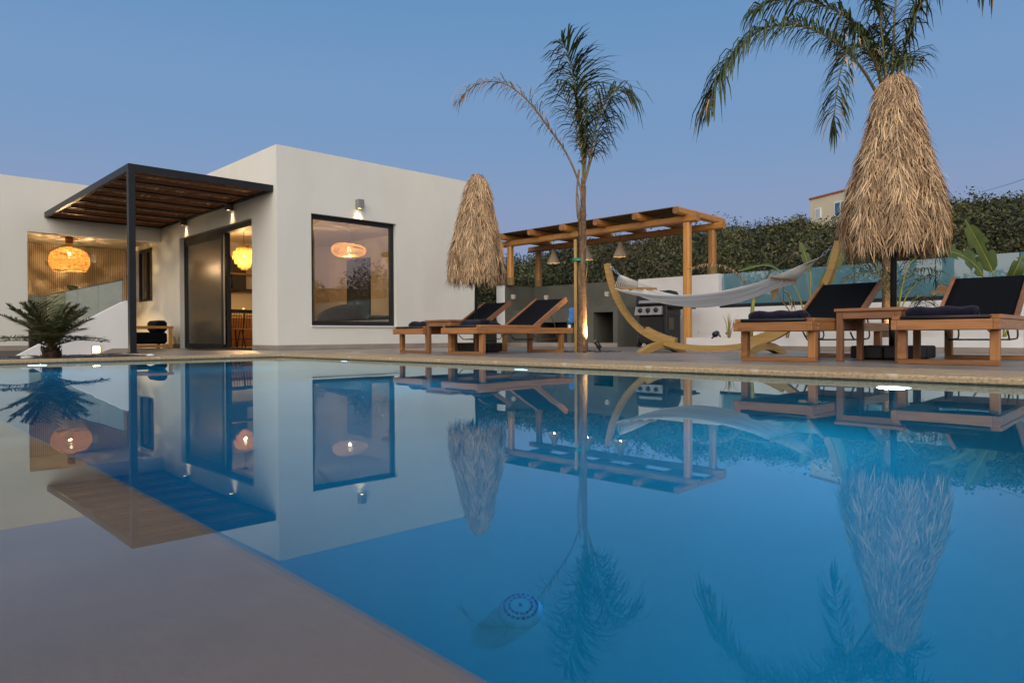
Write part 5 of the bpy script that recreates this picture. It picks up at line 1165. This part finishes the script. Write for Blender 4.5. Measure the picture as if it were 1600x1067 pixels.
mb_ = MB(); aa = [math.radians(60+5*i) for i in range(54)]; rr2 = [28, 31, 34, 38, 43, 60, 120]; hh2 = [-0.1, 0.8, 2.2, 3.4, 4.0, 4.2, 3.0]
vs = []
for a in aa:
    for r_, z in zip(rr2, hh2):
        p_ = Vector((CAM.x, CAM.y, 0))+(F0*math.cos(a)+R0*math.sin(a))*r_; vs.append((p_.x, p_.y, z*(1+0.12*math.sin(a*9)) if z > 0 else z))
nr = len(rr2); mb_.add(vs, [(i*nr+j, i*nr+j+1, (i+1)*nr+j+1, (i+1)*nr+j) for i in range(len(aa)-1) for j in range(nr-1)])
struct(mb_.build('backing_rise', MATS['shaded hillside earth']))  # unseen rise added so no sky shows through the mirrored trees
# wood behind the camera side of the garden (seen mirrored in the windows)
cen = []; rad = []; cnt = []; siz = []
for k in range(260):
    a = math.radians(rh.uniform(75, 300)); r_ = rh.uniform(30, 42); dr = F0*math.cos(a)+R0*math.sin(a); p_ = Vector((CAM.x, CAM.y, 0))+dr*r_
    for q in range(2): cen.append((p_.x+rh.uniform(-1, 1), p_.y+rh.uniform(-1, 1), rh.uniform(0.5, 4.2)+0.9*math.sin(a*7))); rad.append(rh.uniform(1.4, 2.4)); cnt.append(420); siz.append(0.20)
o = leaf_cloud(cen, rad, cnt, siz, 'wood', maq, 8, 1.1); o['kind'] = 'stuff'; o['label'] = 'belt of trees across the garden, mirrored in the house windows'
# ------------------------------------------------------------------ house on the hill
p1_ = pt(1266, 310, 55.0); p2_ = pt(1322, 296, 51.6); e1 = Vector((p2_.x-p1_.x, p2_.y-p1_.y, 0)).normalized(); e2 = Vector((-e1.y, e1.x, 0))
if e2.dot(F0) < 0: e2 = -e2
hz = p1_.z; hh_ = thing('hill_house', 'cream house with red roof edge on the wooded hilltop', 'house', (p1_.x, p1_.y, hz-7))
cream = mat('cream render', (0.62, 0.55, 0.40), (0.57, 0.50, 0.36), rough=0.85, scale=1.0)
def hb(a0, a1, b0, b1, z0, z1, nm, mt, par=None):
    c_ = Vector((p1_.x, p1_.y, 0))+e1*(a0+a1)/2+e2*(b0+b1)/2+Vector((0, 0, hz+(z0+z1)/2)); return MB().obox(c_, e1, e2, (0, 0, 1), (abs(a1-a0)/2, abs(b1-b0)/2, abs(z1-z0)/2)).build(nm, mt, par or hh_)
hb(0, 6.2, 0, 3.0, -7, -0.13, 'wall', cream); hb(-0.08, 6.3, -0.08, 3.1, -0.129, 0.0, 'roof', mat('red tile edge', (0.36, 0.10, 0.05), rough=0.8))
wA = hb(2.5, 4.3, -0.06, 0.05, -1.85, -0.78, 'window', whitep)
for k in range(3): hb(2.60+0.57*k, 2.60+0.57*k+0.46, -0.075, -0.061, -1.76, -0.86, 'pane', mat('far window glass', (0.04, 0.15, 0.25), rough=0.1), wA)
wB = hb(0.55, 1.15, -0.06, 0.05, -1.75, -0.92, 'window', whitep); hb(0.63, 1.07, -0.075, -0.061, -1.68, -0.99, 'pane', mat('far pale pane', (0.45, 0.52, 0.56), rough=0.2), wB)
m = MB(); m.tube([pt(1535, 300, 44), pt(1580, 287, 38), pt(1640, 266, 32), pt(1760, 215, 26)], 0.012, 5); tag(m.build('overhead_cable', blackm), 'thin overhead cable rising from the hilltop at the right edge', 'cable')

# ------------------------------------------------------------------ hanging lamps in and at the house
def woven(name, c, e, hole, sc_):
    m = bpy.data.materials.new(name); m.use_nodes = True; t = m.node_tree; N = t.nodes; L = t.links; N.clear()
    o_ = N.new('ShaderNodeOutputMaterial'); tc = N.new('ShaderNodeTexCoord'); mp = N.new('ShaderNodeMapping'); mp.inputs['Scale'].default_value = (1, 1, 2.6)
    L.new(tc.outputs['Object'], mp.inputs[0]); nz = N.new('ShaderNodeTexNoise'); nz.inputs['Scale'].default_value = sc_; nz.inputs['Detail'].default_value = 4; L.new(mp.outputs[0], nz.inputs['Vector'])
    cr = N.new('ShaderNodeValToRGB'); cr.color_ramp.elements[0].position = 0.38; cr.color_ramp.elements[1].position = 0.62; cr.color_ramp.elements[0].color = (c[0]*0.45, c[1]*0.32, c[2]*0.2, 1); cr.color_ramp.elements[1].color = (*c, 1)
    L.new(nz.outputs['Fac'], cr.inputs[0]); em = N.new('ShaderNodeEmission'); em.inputs[1].default_value = e; L.new(cr.outputs[0], em.inputs[0])
    df = N.new('ShaderNodeBsdfTranslucent'); df.inputs[0].default_value = (0.07, 0.035, 0.010, 1); ad = N.new('ShaderNodeAddShader'); L.new(em.outputs[0], ad.inputs[0]); L.new(df.outputs[0], ad.inputs[1])
    tr = N.new('ShaderNodeBsdfTransparent'); gt = N.new('ShaderNodeMath'); gt.operation = 'LESS_THAN'; gt.inputs[1].default_value = hole; L.new(nz.outputs['Fac'], gt.inputs[0])
    ms = N.new('ShaderNodeMixShader'); L.new(gt.outputs[0], ms.inputs[0]); L.new(ad.outputs[0], ms.inputs[1]); L.new(tr.outputs[0], ms.inputs[2]); L.new(ms.outputs[0], o_.inputs[0]); MATS[name] = m; return m
bulb = emis('filament bulb', (1.0, 0.66, 0.28), 7.0)
def bulb_part(t_, c, r_=0.045):
    MB().lathe([(0.0005, -r_), (r_*0.7, -r_*0.7), (r_, 0), (r_*0.7, r_*0.7), (r_*0.35, r_*1.5), (0.0005, r_*1.6)], c, n=14, cap=False).build('bulb', bulb, t_)
TL = Vector((-0.67, 9.6, 1.915))
t_ = thing('rattan_lamp', 'big glowing bell-shaped rattan lamp hanging over the terrace', 'pendant lamp', tuple(TL))
pr = [(0.345, 0.0), (0.385, 0.06), (0.422, 0.15), (0.432, 0.24), (0.415, 0.33), (0.375, 0.41), (0.30, 0.48), (0.19, 0.53), (0.10, 0.56), (0.075, 0.62)]
MB().lathe(pr, TL, n=40, cap=False).build('shade', woven('rattan glow', (1.0, 0.47, 0.075), 0.2, 0.44, 20.0), t_)
m = MB(); rr = random.Random(19)
for k in range(34):       # woven bands
    f_ = k/33; z = f_*0.53; r_ = None
    for (ra, za), (rb_, zb) in zip(pr, pr[1:]):
        if za <= z <= zb: r_ = ra+(rb_-ra)*(z-za)/(zb-za)+0.004
    a0 = rr.uniform(0, 6.28); m.tube([TL+Vector(((r_)*math.cos(a), r_*math.sin(a), z+0.012*math.sin(3*a+a0)+0.006*math.sin(7*a+a0))) for a in [2*math.pi*q/36 for q in range(37)]], 0.0042, 4, cap=False)
m.build('weave', rattan, t_, kind='stuff')
MB().lathe([(0.078, 0.655), (0.082, 0.66), (0.082, 0.80), (0.02, 0.805)], TL, n=20, cap=False).build('neck', mat('brown leather', (0.17, 0.06, 0.025), rough=0.6), t_)
bulb_part(t_, TL+Vector((0, 0, 0.36)), 0.06); lamp('lamp_glow', 'POINT', TL+Vector((0, 0, 0.24)), 210, (1.0, 0.68, 0.34), t_, 0.035)
TD = Vector((2.47, 7.0, 1.93))
t_ = thing('fringe_chandelier', 'glowing tiered fringe chandelier seen through the open doorway', 'pendant lamp', tuple(TD))
fm = woven('fringe glow', (1.0, 0.50, 0.08), 0.15, 0.40, 30.0)
for (r_, zt, L_, n) in ((0.11, 0.60, 0.13, 40), (0.18, 0.53, 0.13, 60), (0.245, 0.45, 0.14, 80), (0.27, 0.36, 0.13, 90), (0.215, 0.27, 0.14, 70), (0.14, 0.18, 0.13, 50), (0.07, 0.10, 0.10, 26)):
    m = MB()
    for k in range(n):
        a = 2*math.pi*k/n; l_ = L_*rr.uniform(0.8, 1.15); er = Vector((math.cos(a), math.sin(a), 0)); et = Vector((-math.sin(a), math.cos(a), 0)); p0 = TD+er*r_+Vector((0, 0, zt))
        m.strip([p0, p0+Vector((0, 0, -l_*0.5))+er*0.006, p0+Vector((0, 0, -l_))], [et]*3, [2*math.pi*r_/n*0.8, 2*math.pi*r_/n*0.85, 0.004])
    m.build('fringe_tier', fm, t_, kind='stuff')
MB().tube([TD+Vector((0, 0, 0.6)), (TD.x, TD.y, IC)], 0.006, 6).build('cable', blackm, t_); MB().lathe([(0.05, -0.04), (0.05, -0.002), (0.001, -0.001)], (TD.x, TD.y, IC), n=16).build('ceiling_rose', blackm, t_)
bulb_part(t_, TD+Vector((0, 0, 0.34)), 0.045); lamp('lamp_glow', 'POINT', TD+Vector((0, 0, 0.26)), 300, (1.0, 0.62, 0.26), t_, 0.03)
TLv = Vector((3.94, 4.6, 2.32))
t_ = thing('woven_lamp', 'glowing cloud-shaped woven bamboo lamp behind the picture window', 'pendant lamp', tuple(TLv))
n1, n2 = 48, 16; vs = []
for i in range(n2+1):
    th_ = math.pi*i/n2
    for j in range(n1):
        a = 2*math.pi*j/n1; r_ = (0.44*(math.sin(th_)**0.55)); z = 0.155*math.cos(th_)
        dent = -0.075*math.exp(-((a-4.9)**2)/0.35) if z < 0.03 else 0
        vs.append((TLv.x+r_*math.cos(a)*(1+0.06*math.sin(2*a)), TLv.y+r_*0.8*math.sin(a), TLv.z+z-dent*1.0+0.03*math.sin(a*2+0.5)*math.sin(th_)))
m = MB(); m.add(vs, [(i*n1+j, i*n1+(j+1) % n1, (i+1)*n1+(j+1) % n1, (i+1)*n1+j) for i in range(n2) for j in range(n1)], True); m.build('shade', woven('bamboo glow', (1.0, 0.64, 0.28), 0.3, 0.44, 40.0), t_)
MB().tube([TLv+Vector((0, 0, 0.12)), (TLv.x, TLv.y, IC)], 0.005, 6).build('cable', blackm, t_)
bulb_part(t_, TLv, 0.055); lamp('lamp_glow', 'POINT', TLv+Vector((0, 0, -0.08)), 200, (1.0, 0.76, 0.48), t_, 0.03)

# ------------------------------------------------------------------ furniture behind the glass
blk = mat('black lacquer', (0.012, 0.010, 0.009), rough=0.35)
t_ = thing('dining_table', 'oak dining table on black trestle legs inside the open doorway', 'table', (2.75, 7.85, 0.05))
B(2.05, 3.75, 7.35, 8.25, 0.755, 0.80, ch=0.006).build('table_top', OAK['x'], t_)
for x in (2.25, 3.5):
    for s_ in (-1, 1):
        m = MB(); m.bar((x, 7.8+s_*0.08, 0.75), (x, 7.8+s_*0.36, 0.055), 0.06, 0.06); m.build('leg', blk, t_)
def chair(x, y, rz, lb_):
    t_ = thing('dining_chair', lb_, 'chair', (x, y, 0.05), rz, 'black dining chairs')
    B(-0.21, 0.21, -0.20, 0.20, 0.43, 0.455, ch=0.008).build('seat', mat('woven seat', (0.30, 0.22, 0.13), rough=0.9, scale=40), t_, world=False)
    for sx in (-1, 1):
        for sy in (-1, 1): m = MB(); m.tube([(sx*0.15, sy*0.14, 0.43), (sx*0.21, sy*0.20, 0.0)], 0.016, 8); m.build('leg', blk, t_, world=False)
        m = MB(); m.tube([(sx*0.17, -0.17, 0.455), (sx*0.18, -0.24, 0.88)], 0.014, 8); m.build('back_post', blk, t_, world=False)
    for k in range(4): m = MB(); m.tube([(-0.10+k*0.067, -0.175, 0.455), (-0.10+k*0.067, -0.235, 0.84)], 0.008, 6); m.build('spindle', blk, t_, world=False)
    m = MB(); m.bar((-0.20, -0.243, 0.86), (0.20, -0.243, 0.86), 0.025, 0.09, ch=0.006); m.build('top_rail', blk, t_, world=False)
    m = MB(); m.bar((-0.19, 0.17, 0.2), (0.19, 0.17, 0.2), 0.018, 0.018).bar((-0.19, -0.17, 0.2), (0.19, -0.17, 0.2), 0.018, 0.018); m.build('stretcher', blk, t_, world=False)
chair(2.08, 6.75, 0.15, 'black spindle-back dining chair at the left in the open doorway'); chair(2.52, 6.90, -0.1, 'black spindle-back dining chair in the middle of the open doorway'); chair(2.98, 7.0, 0.05, 'black spindle-back dining chair partly hidden by the right door jamb')
t_ = thing('shelf_unit', 'wall shelves of oak and black panels in the dining room', 'shelf', (3.3, 9.3, 1.5))
for z in (2.02, 2.50): B(2.45, 4.9, 9.22, 9.49, z, z+0.045).build('shelf_board', OAK['x'], t_)
B(2.45, 4.9, 9.22, 9.49, 1.58, 1.63).build('shelf_board', blk, t_)
for x in (3.12, 4.1): B(x, x+0.38, 9.25, 9.489, 1.631, 2.499).build('black_panel', blk, t_)
t_ = thing('kitchen_cabinet', 'wood-fronted base cabinet along the back wall of the dining room', 'cabinet', (3.5, 9.2, 0.05))
B(2.95, 5.3, 8.92, 9.49, 0.05, 0.86).build('body', mat('stained wood', (0.26, 0.11, 0.035), (0.2, 0.08, 0.025), rough=0.5, stretch=(10, 1, 1)), t_); B(2.93, 5.32, 8.90, 9.49, 0.861, 0.90).build('worktop', OAK['x'], t_)
t_ = thing('fridge', 'tall black fridge with a tiny blue display at the left of the shelves', 'fridge', (2.7, 9.15, 0.05))
B(2.30, 2.92, 8.85, 9.49, 0.05, 1.92, ch=0.01).build('body', blk, t_); B(2.62, 2.70, 8.845, 8.8495, 1.66, 1.69).build('display', emis('blue display', (0.25, 0.35, 1.0), 3.0), t_)
for k, (x, y, z, h_, c_, lb_) in enumerate([(3.02, 9.35, 1.63, 0.16, (0.55, 0.5, 0.4), 'small pale jar on the black shelf'), (3.25, 7.8, 0.80, 0.20, (0.35, 0.12, 0.07), 'reddish vase on the dining table'), (2.75, 7.7, 0.80, 0.24, (0.5, 0.55, 0.5), 'clear bottle on the dining table')]):
    o = MB().lathe([(0.001, 0), (0.045, 0), (0.06, h_*0.3), (0.055, h_*0.6), (0.025, h_*0.8), (0.03, h_), (0.001, h_*0.99)], n=18).build(['jar', 'vase', 'bottle'][k], mat('ware'+str(k), c_, rough=0.4)); o.location = (x, y, z); tag(o, lb_, ['jar', 'vase', 'bottle'][k])
t_ = thing('interior_door', 'tall dark grey-blue door on the far wall of the living room', 'door', (5.6, 6.9, 0.05))
B(5.57, 5.629, 6.30, 7.42, 0.05, 2.42).build('door_leaf', mat('dark door', (0.045, 0.055, 0.075), rough=0.5), t_); B(5.54, 5.569, 7.28, 7.33, 1.0, 1.12).build('handle', steel, t_)
def soft(m, x0, x1, y0, y1, z0, z1, r_): m.box(x0, x1, y0, y1, z0, z1, ch=r_)
t_ = thing('armchair', 'rounded brown rattan armchair behind the picture window', 'armchair', (3.55, 4.35, 0.05))
m = MB(); n = 20; vs = []
for j in range(6):
    for i in range(n+1):
        a = math.pi*(0.02+0.96*i/n)+math.pi; r_ = 0.46+0.03*j/5; z = 0.30+(0.62+0.10*math.sin(math.pi*i/n))*j/5*(0.75+0.25*math.sin(math.pi*i/n)); vs.append((3.5+r_*math.cos(a)*1.15, 4.35+r_*math.sin(a), z))
m.add(vs, [(j*(n+1)+i, j*(n+1)+i+1, (j+1)*(n+1)+i+1, (j+1)*(n+1)+i) for j in range(5) for i in range(n)], True)
o = m.build('shell', mat('brown rattan', (0.19, 0.11, 0.055), (0.12, 0.07, 0.035), rough=0.8, scale=30), t_); o.modifiers.new('thick', 'SOLIDIFY').thickness = 0.03
B(3.05, 3.95, 4.0, 4.75, 0.32, 0.46, ch=0.05).build('cushion', mat('beige cushion', (0.40, 0.33, 0.24), rough=0.9), t_)
for x in (3.15, 3.85):
    for y in (4.05, 4.65): B(x-0.02, x+0.02, y-0.02, y+0.02, 0.05, 0.32).build('leg', OAK['z'], t_)
t_ = thing('sofa', 'low grey sofa behind the picture window', 'sofa', (4.8, 4.6, 0.05))
gy_ = mat('grey sofa fabric', (0.16, 0.15, 0.14), (0.12, 0.115, 0.11), rough=0.95, scale=20)
B(4.15, 5.55, 4.2, 5.0, 0.15, 0.45, ch=0.05).build('seat', gy_, t_); B(4.15, 5.55, 4.08, 4.26, 0.30, 0.80, ch=0.07).build('backrest', gy_, t_); B(5.36, 5.56, 4.2, 5.0, 0.30, 0.66, ch=0.06).build('armrest', gy_, t_)
for x in (4.25, 5.45):
    for y in (4.2, 4.9): B(x-0.02, x+0.02, y-0.02, y+0.02, 0.05, 0.15).build('leg', OAK['z'], t_)
# terrace chair and potted plant
t_ = thing('lounge_chair', 'terrace lounge chair with wooden arms and black cushions under the canopy', 'armchair', (0.35, 7.6, DZ))
tk = PINE
for y in (7.15, 7.95):
    B(-0.12, 0.86, y-0.04, y+0.04, 0.50, 0.56, ch=0.006).build('armrest', tk['x'], t_)
    for x in (-0.08, 0.80): B(x-0.03, x+0.03, y-0.035, y+0.035, DZ, 0.499, ch=0.004).build('leg', tk['z'], t_)
    B(-0.05, 0.77, y-0.02, y+0.02, 0.075, 0.13).build('rail', tk['x'], t_)
B(-0.10, 0.76, 7.20, 7.90, 0.15, 0.42, ch=0.05).build('seat_cushion', sling, t_); B(0.52, 0.76, 7.20, 7.90, 0.421, 0.69, ch=0.06).build('back_cushion', sling, t_)
t_ = thing('potted_plant', 'dark paddle-leaved plant in a pot behind the glass balustrade', 'plant', (-0.25, 9.3, DZ))
MB().lathe([(0.001, 0), (0.14, 0), (0.19, 0.34), (0.17, 0.34), (0.16, 0.30), (0.001, 0.30)], (-0.25, 9.3, DZ), n=20).build('pot', mat('dark pot', (0.03, 0.03, 0.03), rough=0.6), t_)
dl = mat('dark leaf', (0.03, 0.045, 0.02), rough=0.4, trans=0.1)
b0 = Vector((-0.25, 9.3, 0.35))
for k, (dx_, dy_, h_, w_) in enumerate([(-0.55, 0.0, 1.18, 0.10), (-0.75, -.1, 0.95, 0.08), (0.45, 0.1, 1.18, 0.10), (0.15, -.2, 0.85, .08), (-.25, .2, 0.9, .08), (0.6, -.1, .85, .09)]):
    e = b0+Vector((dx_, dy_, h_)); paddle(t_, [b0, b0+Vector((dx_*0.15, dy_*.2, h_*0.5)), b0+Vector((dx_*0.45, dy_*.5, h_*0.85)), e], w_, dl, 90+k, 1, 0.5, 0.012)
